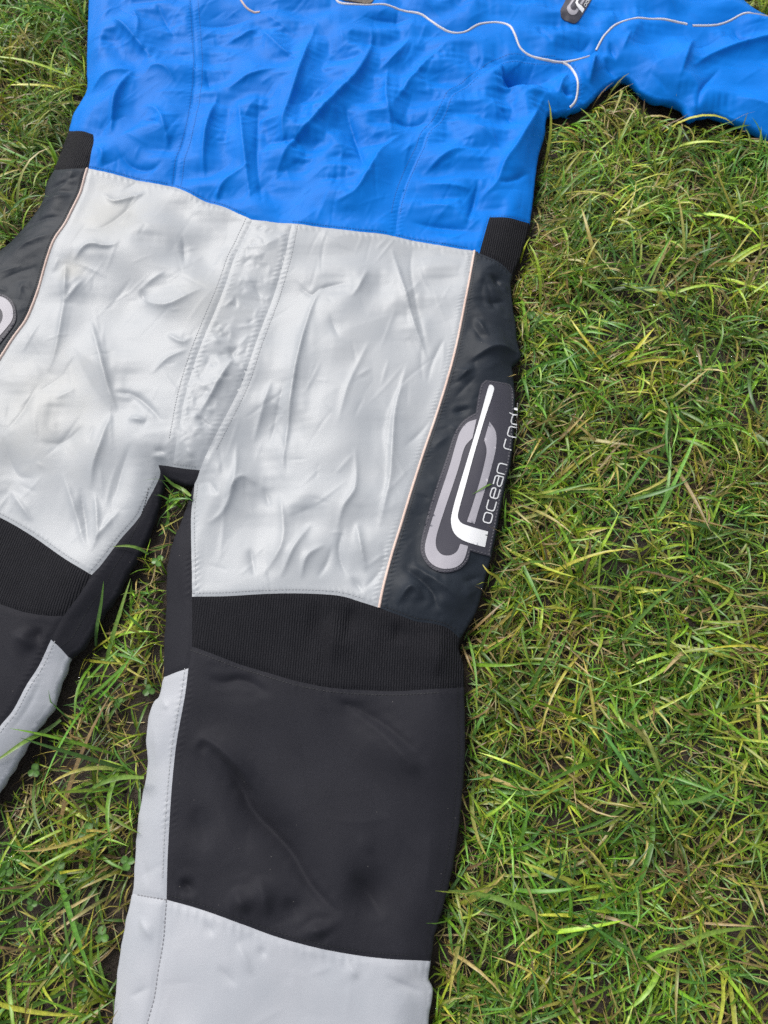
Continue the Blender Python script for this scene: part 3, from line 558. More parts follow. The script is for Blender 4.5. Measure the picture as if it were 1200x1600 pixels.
# ------------------------------------------------------------------ materials
def mat(name):
    m = bpy.data.materials.new(name); m.use_nodes = True
    return m, m.node_tree, m.node_tree.nodes['Principled BSDF']
def N(nt, t, **kw):
    n = nt.nodes.new(t)
    for k, v in kw.items():
        if k in n.inputs: n.inputs[k].default_value = v
        else: setattr(n, k, v)
    return n
def lin(r, g, b):
    f = lambda c: c/255/12.92 if c/255 <= .04045 else ((c/255 + .055)/1.055)**2.4
    return (f(r), f(g), f(b), 1)
M = {}
def fabric(key, col, col2, rough, weave=0.25, crease=0.0, stain=None, spec=.35, sheen=0.0, mott=14.0, lint=0.0):
    m, nt, b = mat(key); L = nt.links
    tc = N(nt, 'ShaderNodeTexCoord')
    n1 = N(nt, 'ShaderNodeTexNoise', Scale=mott, Detail=5.0, Roughness=.6); L.new(tc.outputs['UV'], n1.inputs['Vector'])
    mx = N(nt, 'ShaderNodeMix', data_type='RGBA'); mx.inputs[6].default_value = col; mx.inputs[7].default_value = col2
    rp = N(nt, 'ShaderNodeMapRange'); rp.inputs[1].default_value = .38; rp.inputs[2].default_value = .68
    L.new(n1.outputs[0], rp.inputs[0]); L.new(rp.outputs[0], mx.inputs[0])
    out = mx.outputs[2]
    # lint and specks
    n3 = N(nt, 'ShaderNodeTexNoise', Scale=900.0, Detail=2.0); L.new(tc.outputs['UV'], n3.inputs['Vector'])
    r3 = N(nt, 'ShaderNodeMapRange'); r3.inputs[1].default_value = .3; r3.inputs[2].default_value = .7; r3.inputs[3].default_value = .95; r3.inputs[4].default_value = 1.05
    L.new(n3.outputs[0], r3.inputs[0])
    mu = N(nt, 'ShaderNodeMix', data_type='RGBA', blend_type='MULTIPLY'); mu.inputs[0].default_value = 1
    L.new(out, mu.inputs[6]); L.new(r3.outputs[0], mu.inputs[7]); out = mu.outputs[2]
    if stain:
        for (sx, sy, sr, scol, f) in stain:
            vm = N(nt, 'ShaderNodeVectorMath', operation='DISTANCE'); vm.inputs[1].default_value = (sx, sy, 0); L.new(tc.outputs['UV'], vm.inputs[0])
            n2 = N(nt, 'ShaderNodeTexNoise', Scale=45.0, Detail=4.0); L.new(tc.outputs['UV'], n2.inputs['Vector'])
            ad = N(nt, 'ShaderNodeMath', operation='MULTIPLY_ADD'); ad.inputs[1].default_value = sr * 1.2; ad.inputs[2].default_value = -sr * .6; L.new(n2.outputs[0], ad.inputs[0])
            a2 = N(nt, 'ShaderNodeMath', operation='ADD'); L.new(vm.outputs['Value'], a2.inputs[0]); L.new(ad.outputs[0], a2.inputs[1])
            mr = N(nt, 'ShaderNodeMapRange', interpolation_type='SMOOTHSTEP'); mr.inputs[1].default_value = sr * 1.3; mr.inputs[2].default_value = 0; mr.inputs[3].default_value = 0; mr.inputs[4].default_value = f
            L.new(a2.outputs[0], mr.inputs[0])
            ms = N(nt, 'ShaderNodeMix', data_type='RGBA'); ms.inputs[7].default_value = scol
            L.new(mr.outputs[0], ms.inputs[0]); L.new(out, ms.inputs[6]); out = ms.outputs[2]
    if lint:
        vo = N(nt, 'ShaderNodeTexVoronoi', Scale=130.0); vo.inputs['Randomness'].default_value = 1; L.new(tc.outputs['UV'], vo.inputs['Vector'])
        lt = N(nt, 'ShaderNodeMath', operation='LESS_THAN'); lt.inputs[1].default_value = .055; L.new(vo.outputs['Distance'], lt.inputs[0])
        sp = N(nt, 'ShaderNodeSeparateColor'); L.new(vo.outputs['Color'], sp.inputs[0])
        l2 = N(nt, 'ShaderNodeMath', operation='LESS_THAN'); l2.inputs[1].default_value = .16; L.new(sp.outputs[0], l2.inputs[0])
        lm = N(nt, 'ShaderNodeMath', operation='MULTIPLY'); L.new(lt.outputs[0], lm.inputs[0]); L.new(l2.outputs[0], lm.inputs[1])
        l3 = N(nt, 'ShaderNodeMath', operation='MULTIPLY'); l3.inputs[1].default_value = .6 * min(lint, 1); L.new(lm.outputs[0], l3.inputs[0])
        ml = N(nt, 'ShaderNodeMix', data_type='RGBA'); ml.inputs[7].default_value = (.16,.15,.14,1); L.new(l3.outputs[0], ml.inputs[0]); L.new(out, ml.inputs[6]); out = ml.outputs[2]
    L.new(out, b.inputs['Base Color'])
    b.inputs['Roughness'].default_value = rough; b.inputs['Specular IOR Level'].default_value = spec
    if sheen: b.inputs['Sheen Weight'].default_value = sheen; b.inputs['Sheen Roughness'].default_value = .5
    # relief: fine creases and weave
    c1 = N(nt, 'ShaderNodeTexNoise', Scale=70.0, Detail=3.0, Roughness=.55, Distortion=.8); L.new(tc.outputs['UV'], c1.inputs['Vector'])
    ab = N(nt, 'ShaderNodeMath', operation='SUBTRACT'); ab.inputs[1].default_value = .5; L.new(c1.outputs[0], ab.inputs[0])
    ab2 = N(nt, 'ShaderNodeMath', operation='ABSOLUTE'); L.new(ab.outputs[0], ab2.inputs[0])
    bp = N(nt, 'ShaderNodeBump', Strength=crease, Distance=.006, invert=True); L.new(ab2.outputs[0], bp.inputs['Height'])
    wv = N(nt, 'ShaderNodeTexNoise', Scale=1500.0, Detail=1.0); L.new(tc.outputs['UV'], wv.inputs['Vector'])
    b2 = N(nt, 'ShaderNodeBump', Strength=weave, Distance=.0004); L.new(wv.outputs[0], b2.inputs['Height']); L.new(bp.outputs[0], b2.inputs['Normal'])
    L.new(b2.outputs[0], b.inputs['Normal'])
    M[key] = m
def knit(key, ang):
    m, nt, b = mat(key); L = nt.links
    tc = N(nt, 'ShaderNodeTexCoord'); mp = N(nt, 'ShaderNodeMapping'); mp.inputs['Rotation'].default_value = (0, 0, ang); L.new(tc.outputs['UV'], mp.inputs['Vector'])
    wv = N(nt, 'ShaderNodeTexWave', Scale=118.0, Distortion=2.2, Detail=2.0); wv.inputs['Detail Scale'].default_value = 2.0; L.new(mp.outputs[0], wv.inputs['Vector'])
    w2 = N(nt, 'ShaderNodeTexWave', Scale=130.0, Distortion=.8, bands_direction='Y'); L.new(mp.outputs[0], w2.inputs['Vector'])
    a = N(nt, 'ShaderNodeMath', operation='MULTIPLY_ADD'); a.inputs[1].default_value = .08; L.new(w2.outputs['Fac'], a.inputs[0]); L.new(wv.outputs['Fac'], a.inputs[2])
    bp = N(nt, 'ShaderNodeBump', Strength=.9, Distance=.0009); L.new(a.outputs[0], bp.inputs['Height']); L.new(bp.outputs[0], b.inputs['Normal'])
    n1 = N(nt, 'ShaderNodeTexNoise', Scale=60.0, Detail=4.0); L.new(tc.outputs['UV'], n1.inputs['Vector'])
    mx = N(nt, 'ShaderNodeMix', data_type='RGBA'); mx.inputs[6].default_value = (.0060,.0060,.0082,1); mx.inputs[7].default_value = (.0105,.0105,.0135,1)
    L.new(n1.outputs[0], mx.inputs[0]); L.new(mx.outputs[2], b.inputs['Base Color'])
    b.inputs['Roughness'].default_value = .8; b.inputs['Specular IOR Level'].default_value = .14
    M[key] = m
st1 = place([(170,335),(150,345),(112,420),(60,640),(320,470),(85,310)])
beige = (.28,.25,.17,1)
fabric('blue', (.0012,.122,.470,1), (.0018,.138,.52,1), .50, .04, .03, spec=.07)
fabric('grey', (.268,.285,.305,1), (.298,.312,.328,1), .46, .04, .03, spec=.36, lint=.4,
       stain=[(st1[0][0], st1[0][1], .05, beige, .2), (st1[2][0], st1[2][1], .02, beige, .25), (st1[3][0], st1[3][1], .09, (.285,.28,.25,1), .3), (st1[4][0], st1[4][1], .05, (.285,.28,.25,1), .2)])
fabric('grey2', (.285,.300,.328,1), (.312,.322,.348,1), .5, .05, .03, spec=.32, lint=.3)
fabric('hip', (.0120,.0160,.0225,1), (.0150,.0195,.0270,1), .52, .1, .05, spec=.14, lint=.8)
fabric('cordura', (.0094,.0095,.0136,1), (.0126,.0127,.0174,1), .74, .2, .03, spec=.17, sheen=.02, lint=1.0)
knit('knit', R(12)); knit('knit2', R(3))
fabric('rubber', (.038,.037,.049,1), (.044,.043,.055,1), .55, .15, 0, spec=.26)
fabric('white_print', (.62,.63,.64,1), (.66,.66,.67,1), .45, .05, 0, spec=.4)
fabric('silver_print', (.27,.26,.29,1), (.30,.29,.32,1), .5, .1, 0, spec=.35)
fabric('reflective', (.42,.41,.43,1), (.52,.50,.52,1), .45, .1, 0, spec=.5)
fabric('peach', (.46,.34,.29,1), (.54,.43,.38,1), .55, .1, 0)
fabric('thread_blue', (.002,.085,.33,1), (.003,.10,.38,1), .7, .1, 0)
fabric('thread_dark', (.008,.009,.011,1), (.014,.014,.017,1), .7, .1, 0)
fabric('thread_grey', (.275,.285,.30,1), (.31,.32,.335,1), .7, .1, 0)
fabric('thread_patch', (.085,.085,.095,1), (.11,.11,.12,1), .7, .1, 0)
fabric('thread_mid', (.12,.12,.135,1), (.16,.16,.175,1), .7, .1, 0)
fabric('velcro', (.07,.06,.05,1), (.15,.13,.11,1), .9, .9, .3, mott=260.0)

# ------------------------------------------------------------------ mesh helpers
def mesh_from(name, V, F, material=None, uv=None, col=None, smooth=True, parent=None):
    me = bpy.data.meshes.new(name)
    V = np.asarray(V, np.float32); F = np.asarray(F, np.int32)
    me.vertices.add(len(V)); me.vertices.foreach_set('co', V.ravel())
    k = F.shape[1]
    me.loops.add(F.size); me.loops.foreach_set('vertex_index', F.ravel())
    me.polygons.add(len(F)); me.polygons.foreach_set('loop_start', np.arange(len(F), dtype=np.int32) * k)
    me.update(calc_edges=True)
    if smooth: me.polygons.foreach_set('use_smooth', np.ones(len(F), bool))
    if uv is not None:
        l = me.uv_layers.new(name='UVMap'); l.data.foreach_set('uv', np.asarray(uv, np.float32)[F.ravel()].ravel())
    if col is not None:
        a = me.color_attributes.new('Col', 'FLOAT_COLOR', 'POINT'); c = np.ones((len(V), 4), np.float32); c[:, :3] = col; a.data.foreach_set('color', c.ravel())
    if material is not None: me.materials.append(material)
    me.validate()
    o = bpy.data.objects.new(name, me); C.objects.link(o)
    if parent is not None: o.parent = parent
    return o
def triangulate(loop, h, interior=True):
    """constrained triangles of a flat outline with inner points"""
    n = len(loop); V = [Vector(p) for p in loop]
    if interior:
        x0, y0 = loop.min(0); x1, y1 = loop.max(0)
        rows = np.arange(y0 + h * .5, y1, h * .866)
        cell = h * .75
        occ = set()
        for p in loop:
            a, b = int(p[0] // cell), int(p[1] // cell)
            for i in (-1, 0, 1):
                for j in (-1, 0, 1):
                    occ.add((a + i, b + j))
        B = np.roll(loop, -1, 0)
        for r, y in enumerate(rows):
            m = (loop[:, 1] > y) != (B[:, 1] > y)
            if not m.any(): continue
            xc = np.sort(loop[m, 0] + (y - loop[m, 1]) / (B[m, 1] - loop[m, 1]) * (B[m, 0] - loop[m, 0]))
            X = np.arange(x0 + (r % 2) * h * .5, x1, h)
            X = X[np.searchsorted(xc, X) % 2 == 1]
            b = int(y // cell)
            V += [Vector((x, y)) for x in X if (int(x // cell), b) not in occ]
    E = [(i, (i + 1) % n) for i in range(n)]
    v, e, f, ov, oe, of = delaunay_2d_cdt(V, E, [], 0, 1e-7, True)
    src = np.array([o[0] if o else -1 for o in ov])
    v = np.array([tuple(q) for q in v]); f = np.array([t for t in f if len(t) == 3])
    f = f[points_in(loop, (v[f[:, 0]] + v[f[:, 1]] + v[f[:, 2]]) / 3)]
    # all faces up
    a, b, c = v[f[:, 0]], v[f[:, 1]], v[f[:, 2]]
    flip = ((b - a)[:, 0]*(c - a)[:, 1] - (b - a)[:, 1]*(c - a)[:, 0]) < 0
    f[flip] = f[flip][:, ::-1]
    return v, f, src
PUCK = {'tr2': (.0066,.0007,.006), 'kbr_top': (.0060,.0006,.005), 'thighl_in': (.0066,.0006,.005), 'kbl_top': (.0062,.0005,.005), 'knr_in': (.0060,.0006,.005), 'kneel_in2': (.0060,.0006,.005),
        'fly_l': (.0070,.0005,.006), 'fly_r': (.0070,.0005,.006), 'pipe_r': (.0052,.0007,.006), 'seam_l': (.0065,.0005,.006), 'seam_r': (.0065,.0005,.006), 'waist_4': (.0080,.0004,.006), 'waist_5': (.0075,.0005,.006),
        'waist_1': (.0080,.0004,.006), 'waist_2': (.0080,.0004,.006), 'knr_bot': (.0085,.0005,.007), 'kbr_bot': (.0085,.0004,.006), 'armhole': (.0060,.0006,.006), 'bandr_bot': (.006,.0006,.006), 'kbr_top2': (.006,.0005,.006)}
PRNG = np.random.default_rng(15)
PPHASE = {k: np.cumsum(PRNG.normal(0, .55, 400)) for k in PUCK}
def pucker(v, P, seq):
    for c, r in seq:
        if c not in PUCK: continue
        wl, am, wd = PUCK[c]; line = resample(CW[c], .003)
        x0, y0 = line.min(0) - .02; x1, y1 = line.max(0) + .02
        near = np.where((v[:, 0] > x0) & (v[:, 0] < x1) & (v[:, 1] > y0) & (v[:, 1] < y1))[0]
        if not len(near): continue
        d, sd, idx, tt = seg_dist(v[near], line[:-1], line[1:])
        m = d < .016; k = near[m]; d = d[m]; sd = sd[m]; sq = (idx[m] + tt[m]) * .003
        ph = np.interp(sq, np.arange(400) * .006, PPHASE[c])
        slant = sq + np.sign(sd) * d * .5
        P[k, 2] += .7 * am * np.sin(2*np.pi*slant/wl + ph) * np.exp(-((d - wd*.75) / (wd*.6))**2) * (.55 + .45*np.sin(sq*61 + ph))
    return P
def panel(name, seq, mk, root, off=0.0, h=0.0017):
    loop, outer = loop_of(seq)
    v, f, src = triangulate(loop, h)
    P = pucker(v, surf(v, off), seq)
    V = [P]; F = [f]; UV = [v]
    # rolled edge: the cloth turns under towards the back layer
    cen = loop.mean(0)
    area = np.sum(loop[:, 0]*np.roll(loop[:, 1], -1) - loop[:, 1]*np.roll(loop[:, 0], -1))
    n = len(loop); inv = {}
    for i, s in enumerate(src):
        if 0 <= s < n: inv[s] = i
    tang = np.roll(loop, -1, 0) - np.roll(loop, 1, 0); tang /= np.linalg.norm(tang, axis=1)[:, None] + 1e-12
    inward = np.stack([-tang[:, 1], tang[:, 0]], 1) * (1 if area > 0 else -1)
    rings = [(-.0012, .004), (-.0008, .009), (.003, .014), (.012, .019)]
    m = len(v)
    idx = -np.ones((n, len(rings)), int); extra = []; euv = []
    need = np.zeros(n, bool); need[outer] = True; need |= np.roll(outer, 1)
    for i in np.where(need)[0]:
        if i not in inv: continue
        b0 = P[inv[i]]
        for r, (dx, dz) in enumerate(rings):
            q = b0.copy(); q[:2] += inward[i] * dx; q[2] -= dz
            q[2] += .0016 * math.sin(loop[i, 0]*310 + loop[i, 1]*270 + r)
            idx[i, r] = m + len(extra); extra.append(q); euv.append(loop[i] + np.array([.003, .003]) * (r + 1))
    quads = []
    for i in np.where(outer)[0]:
        j = (i + 1) % n
        if i not in inv or j not in inv or idx[i, 0] < 0 or idx[j, 0] < 0: continue
        ch_i = [inv[i]] + list(idx[i]); ch_j = [inv[j]] + list(idx[j])
        for r in range(len(rings)):
            t = [(ch_i[r], ch_i[r+1], ch_j[r+1]), (ch_i[r], ch_j[r+1], ch_j[r])]
            if area < 0: t = [q[::-1] for q in t]
            quads += t
    if extra:
        V.append(np.array(extra)); UV.append(np.array(euv)); F.append(np.array(quads))
    return mesh_from(name, np.vstack(V), np.vstack(F), M[mk], uv=np.vstack(UV), parent=root)

def tag(o, label=None, cat=None, group=None, kind=None):
    if label: o['label'] = label
    if cat: o['category'] = cat
    if group: o['group'] = group
    if kind: o['kind'] = kind
    return o

# ------------------------------------------------------------------ the suit
suit = bpy.data.objects.new('drysuit', None); C.objects.link(suit)
tag(suit, 'blue and light grey drysuit with black knee panels spread out on the grass', 'drysuit')
part = {}
for k, (seq, mk) in panels_def.items():
    part[k] = panel(k.split('#')[0], seq, mk, suit)

def strip(name, flat, width, mk, root, lift=0.0006, crown=0.001, n=4, step=.002, join=None):
    """raised strip or piping laid along a line of the cloth"""
    p = resample(flat, step)
    t = np.gradient(p, axis=0); t /= np.linalg.norm(t, axis=1)[:, None] + 1e-12
    nn = np.stack([-t[:, 1], t[:, 0]], 1)
    a = np.linspace(-1, 1, n + 1)
    rows = []
    zc = surf(p)[:, 2]
    for s in a:
        q = surf(p + nn * width / 2 * s)
        q[:, 2] = np.maximum(q[:, 2], zc - width * .25) + lift * (0.15 + .85*(1 - s**4)) + crown * math.sqrt(max(0, 1 - s*s)) - (.0010 if abs(s) == 1 else 0)
        rows.append(q)
    V = np.stack(rows, 1); m = len(p)
    idx = np.arange(m * (n + 1)).reshape(m, n + 1)
    F = np.stack([idx[:-1, :-1], idx[1:, :-1], idx[1:, 1:], idx[:-1, 1:]], -1).reshape(-1, 4)
    F = F[:, ::-1]
    uv = np.repeat(p, n + 1, 0)
    if join is not None:
        join.append((V.reshape(-1, 3), F, uv)); return None
    return mesh_from(name, V.reshape(-1, 3), F, M[mk], uv=uv, parent=root)
def joined(name, items, mk, root):
    V = []; F = []; U = []; b = 0
    for v, f, u in items: V.append(v); F.append(f + b); U.append(u); b += len(v)
    return mesh_from(name, np.vstack(V), np.vstack(F), M[mk], uv=np.vstack(U), parent=root)

def offset_line(flat, d, step=.002):
    p = resample(flat, step); t = np.gradient(p, axis=0); t /= np.linalg.norm(t, axis=1)[:, None] + 1e-12
    return p + np.stack([-t[:, 1], t[:, 0]], 1) * d
ys_px = curves_px['yoke_s']
gap1 = ys_px[:, 0]; 
strip('piping', place(catmull([(520,-14),(527,2),(538,7),(560,8),(600,9),(630,15),(660,22),(685,40),(705,48),(725,48),(750,36),(775,33),(795,40),(805,55),(815,75),(835,88),(868,96),(890,95),(912,91),(921,86)])), .0036, 'reflective', suit, crown=.0012)
strip('piping', place(catmull([(932,76),(937,67),(945,55),(960,40),(980,32),(1025,29),(1066,35),(1074,37)])), .0036, 'reflective', suit, crown=.0011)
strip('piping', place(catmull([(1082,39.5),(1115,39),(1140,31),(1165,22),(1204,29)])), .0036, 'reflective', suit, crown=.0011)
strip('piping', CW['armhole'][6:-3], .0036, 'reflective', suit, crown=.0012)
strip('piping', place(catmull([(372,-14),(376,0),(385,12),(396,17),(406,18)])), .0032, 'peach', suit, crown=.0012)
strip('hip_piping', offset_line(CW['pipe_l'], -.0016), .0036, 'peach', suit, lift=.0004, crown=.0010)
strip('hip_piping', offset_line(CW['pipe_r'], .0002), .0036, 'peach', suit, lift=.0004, crown=.0010)

def applique(name, px, mk, root, lift, h=.0020, wall=False, thick=.0016):
    """flat patch or print that follows the cloth, with its own cut edge"""
    px = np.asarray(px, float)
    flat = resample(np.vstack([place(px), place(px[:1])]), .0012)[:-1]
    v, f, src = triangulate(flat, h)
    P = surf(v, lift)
    if not wall: return mesh_from(name, P, f, M[mk], uv=v, parent=root)
    n = len(flat); inv = {s: i for i, s in enumerate(src) if 0 <= s < n}
    m = len(P); area = np.sum(flat[:, 0]*np.roll(flat[:, 1], -1) - flat[:, 1]*np.roll(flat[:, 0], -1))
    E = []; ids = {}
    for k in inv:
        q = P[inv[k]].copy(); ids[k] = m + len(E); E += [q, q - np.array((0, 0, thick))]
    T = []
    for i in range(n):
        j = (i + 1) % n
        if i in inv and j in inv:
            t = [(ids[i], ids[i] + 1, ids[j] + 1), (ids[i], ids[j] + 1, ids[j])]
            T += t if area > 0 else [q[::-1] for q in t]
    uv = np.vstack([v] + [np.array([flat[k], flat[k]]) for k in inv])
    return mesh_from(name, np.vstack([P, np.array(E)]), np.vstack([f, np.array(T)]), M[mk], uv=uv, parent=root)
def drape(v, lift):
    """like surf, but what passes the suit's edge bends down over it"""
    sd = bil(SD, v[:, 0], v[:, 1]); over = sd < 0.0005
    P = surf(v, lift)
    if over.any():
        q = v[over]
        d, _, idx, tt = seg_dist(q, outl_w[:-1], outl_w[1:])
        near = outl_w[idx] * (1 - tt[:, None]) + outl_w[idx + 1] * tt[:, None]
        out = (q - near); l = np.linalg.norm(out, axis=1)[:, None] + 1e-9; nrm = out / l
        inside = sd[over] > 0; nrm[inside] *= -1
        pp = surf(near)
        pp[:, :2] += nrm * (.0016 + lift); pp[:, 2] += lift - np.where(inside, 0, d) * .98
        P[over] = pp
    return P

# lettering: strokes of a rounded square alphabet, x along the line, y up
def arc(cx, cy, r, a0, a1, n=5): return [(cx + r*math.cos(R(a0 + (a1 - a0)*i/n)), cy + r*math.sin(R(a0 + (a1 - a0)*i/n))) for i in range(n + 1)]
rr = .26
def rbox(): return arc(1-rr,1-rr,rr,0,90) + arc(rr,1-rr,rr,90,180) + arc(rr,rr,rr,180,270) + arc(1-rr,rr,rr,270,360) + [(1,1-rr)]
GLY = {
 'o': [rbox()],
 'c': [[(1,1)] + arc(rr,1-rr,rr,90,180) + arc(rr,rr,rr,180,270) + [(1,0)]],
 'e': [[(1,0)] + arc(rr,rr,rr,270,180) + arc(rr,1-rr,rr,180,90) + arc(1-rr,1-rr,rr,90,0) + [(1,.52),(.04,.52)]],
 'a': [[(.05,1)] + arc(1-rr,1-rr,rr,90,0) + [(1,0)], [(1,.55)] + [(rr,.55)] + arc(.24,.275,.26,90,270) + [(1,0)]],
 'n': [[(0,0)] + arc(rr,1-rr,rr,180,90) + arc(1-rr,1-rr,rr,90,0) + [(1,0)]],
 'r': [[(0,0)] + arc(rr,1-rr,rr,180,90) + [(.95,1)]],
 'd': [rbox(), [(1,0),(1,1.5)]],
}
def stroke_mesh(paths, width, lift, mk, name, root):
    items = []
    for pts in paths:
        p = resample(place(pts), .0011)
        if len(p) < 3: continue
        t = np.gradient(p, axis=0); t /= np.linalg.norm(t, axis=1)[:, None] + 1e-12
        nn = np.stack([-t[:, 1], t[:, 0]], 1)
        Lf = drape(p + nn*width/2, lift); Rt = drape(p - nn*width/2, lift)
        V = np.stack([Lf, Rt], 1).reshape(-1, 3); i = np.arange(len(p)-1)*2
        F = np.stack([i, i+1, i+3, i+2], 1)
        items.append((V, F, np.repeat(p, 2, 0)))
    o = joined(name, items, mk, root)
    return o
def lettering(text, origin, adv, up, wid, hgt, gap, xf=lambda p: p, width=.0016, lift=.0020, root=None):
    for i, ch in enumerate(text):
        if ch == ' ': continue
        o = np.array(origin) + np.array(adv) * i * (wid + gap)
        paths = [[tuple(xf(o + np.array(adv)*x*wid + np.array(up)*y*hgt)) for x, y in s] for s in GLY[ch]]
        stroke_mesh(paths, width, lift, 'white_print', 'letter', root)

pat = applique('logo_patch', logo_patch, 'rubber', suit, .0014, wall=True)
applique('emblem_bar', bar, 'white_print', pat, .0020)
applique('emblem_loop', loop_l, 'silver_print', pat, .0019)
applique('emblem_loop', loop_r, 'silver_print', pat, .0019)
e1 = np.array((.272, -.962)); e2 = np.array((-.962, -.272))
o0 = np.array(Z5([(771, 956)])[0])
lettering('ocean rode', o0 + np.array((-.6, 0)), e1, e2, 15.4, 12.6, 4.5, width=.0014, root=pat)

# left hip: the same emblem turned round, only its loop shows in the photograph
pat2 = applique('logo_patch', turned(logo_patch), 'rubber', suit, .0014, wall=True)
applique('emblem_bar', turned(bar), 'white_print', pat2, .0020)
applique('emblem_loop', turned(loop_l), 'silver_print', pat2, .0019)
applique('emblem_loop', turned(loop_r), 'silver_print', pat2, .0019)
it = []
for lp_ in (logo_patch, turned(logo_patch)):
    pp_ = place(np.vstack([lp_, lp_[:1]])); sg = 1 if np.sum(pp_[:-1, 0]*pp_[1:, 1] - pp_[1:, 0]*pp_[:-1, 1]) > 0 else -1
    pr = resample(pp_, .002)
    PATCH_EDGE = (pr, sg)
    t = np.gradient(pr, axis=0); t /= np.linalg.norm(t, axis=1)[:, None] + 1e-12
    q = pr + sg * np.stack([-t[:, 1], t[:, 0]], 1) * .0016
    for k in range(0, len(q) - 1, 2):
        A = surf(q[k:k+2], .0021); n_ = np.stack([-t[k:k+2, 1], t[k:k+2, 0], 0*t[k:k+2, 0]], 1) * .00035
        it.append((np.stack([A - n_, A + n_], 1).reshape(-1, 3), np.array([(0,1,3,2)]), np.repeat(q[k:k+2], 2, 0)))
tag(joined('stitching', it, 'thread_patch', suit), kind='stuff')
# small chest badge
def small(px):
    p = np.atleast_2d(np.asarray(px, float)) - np.array((693, 885)); a = R(14)
    q = np.stack([p[:, 0]*math.cos(a) - p[:, 1]*math.sin(a), p[:, 0]*math.sin(a) + p[:, 1]*math.cos(a)], 1)
    return q * .27 + np.array((890, 27))
bpx = catmull([(874,22),(876,29),(884,34),(895,37.5),(900,37),(905,32),(915,16),(925,-2),(935,-22),(940,-34),(938,-41),(928,-47),(916,-50),(908,-46),(900,-32),(888,-8),(878,10),(874,22)], n=3)[:-1]
bad = applique('chest_badge', bpx, 'rubber', suit, .0012, wall=True)
applique('emblem_bar', small(bar), 'white_print', bad, .0017, h=.0016)
applique('emblem_loop', small(loop_l), 'silver_print', bad, .0016, h=.0016)
applique('emblem_loop', small(loop_r), 'silver_print', bad, .0016, h=.0016)
lettering('ocean rode', o0, e1, e2, 15.6, 13.0, 4.3, xf=lambda p: small(p)[0], width=.0007, lift=.0017, root=bad)
# neck opening: a scrap of hook tape above the piping
applique('neck_tape', catmull([(528,-1),(540,4),(560,5),(579,5),(583,-4),(590,-40),(560,-60),(530,-50),(522,-20),(528,-1)], n=3)[:-1], 'velcro', suit, .0016, wall=True)

# stitching: short threads along the sewn joins
def stitches(items, flat, off, dash=.0026, gap=.0012, width=.0007):
    p = offset_line(flat, off, .0005)
    n = int(len(p) * .0005 / (dash + gap))
    k = int((dash + gap) / .0005); m = int(dash / .0005)
    for i in range(n):
        q = p[i*k:i*k + m + 1]
        if len(q) < 3: continue
        q = q[[0, len(q)//2, -1]]
        t = q[-1] - q[0]; t /= np.linalg.norm(t) + 1e-12; nn = np.array((-t[1], t[0]))
        z = np.array((.0002, .0006, .0002))
        A = surf(q + nn*width/2); B = surf(q - nn*width/2); A[:, 2] += z; B[:, 2] += z
        V = np.stack([A, B], 1).reshape(-1, 3)
        items.append((V, np.array([(0,1,3,2),(2,3,5,4)]), np.repeat(q, 2, 0)))
for mk, lst in (('thread_blue', [('seam_l', .003), ('seam_l', -.009), ('seam_r', .003), ('seam_r', -.008), ('waist_1', .003), ('waist_2', .003), ('waist_4', .003), ('waist_5', .003), ('armhole', .004), ('bandr_in', -.002), ('bandr_top', .002)]),
                ('thread_grey', [('fly_l', -.009), ('fly_r', .008), ('kbr_top', .004), ('kbl_top', .004), ('tr2', .004), ('thighl_in', .004), ('knr_in', -.004), ('kneel_in2', .004), ('crotch_b', .003)]),
                ('thread_dark', [('pipe_r', .0045), ('pipe_l', -.006), ('kbr_bot', -.004), ('knr_bot', .004), ('knr_out', -.006), ('kbr_top2', .003), ('bandr_bot', -.003), ('innerl', .012)]), ('thread_mid', [('shin_seam', .0), ('calfr_bot', .0)])):
    it = []
    for c, d in lst: stitches(it, CW[c], d)
    tag(joined('stitching', it, mk, suit), kind='stuff')

# ------------------------------------------------------------------ the ground
def soil_height(x, y):
    return bil(SOILF, x, y, -1.3, -0.9, .006) 
SOILF = .0045 * noise2((520, 440), 22, 51, 2) + .0016 * noise2((520, 440), 3.0, 52, 2)
m, nt, b = mat('soil'); L = nt.links
tc = N(nt, 'ShaderNodeTexCoord')
n1 = N(nt, 'ShaderNodeTexNoise', Scale=38.0, Detail=8.0, Roughness=.7); L.new(tc.outputs['Object'], n1.inputs['Vector'])
cr = N(nt, 'ShaderNodeValToRGB'); L.new(n1.outputs[0], cr.inputs[0])
cr.color_ramp.elements[0].position = .3; cr.color_ramp.elements[0].color = (.010,.007,.005,1)
cr.color_ramp.elements[1].position = .75; cr.color_ramp.elements[1].color = (.050,.034,.022,1)
L.new(cr.outputs[0], b.inputs['Base Color']); b.inputs['Roughness'].default_value = .8
n2 = N(nt, 'ShaderNodeTexNoise', Scale=260.0, Detail=4.0, Roughness=.7); L.new(tc.outputs['Object'], n2.inputs['Vector'])
bp = N(nt, 'ShaderNodeBump', Strength=1.0, Distance=.004); L.new(n2.outputs[0], bp.inputs['Height']); L.new(bp.outputs[0], b.inputs['Normal'])
M['soil'] = m
far = np.array([.4, 1.2, 4, 12, 40, 120])
gx = np.r_[-(1.1 + far)[::-1], np.arange(-1.1, 1.101, .009), 1.1 + far]
gy = np.r_[-(.7 + far)[::-1], np.arange(-.7, 2.001, .009), 2.0 + far]
XX, YY = np.meshgrid(gx, gy)
ZZ = soil_height(XX.ravel(), YY.ravel()).reshape(XX.shape); ZZ[(np.abs(XX) > 1.2) | (YY > 2.1) | (YY < -.8)] = 0
idx = np.arange(XX.size).reshape(XX.shape)
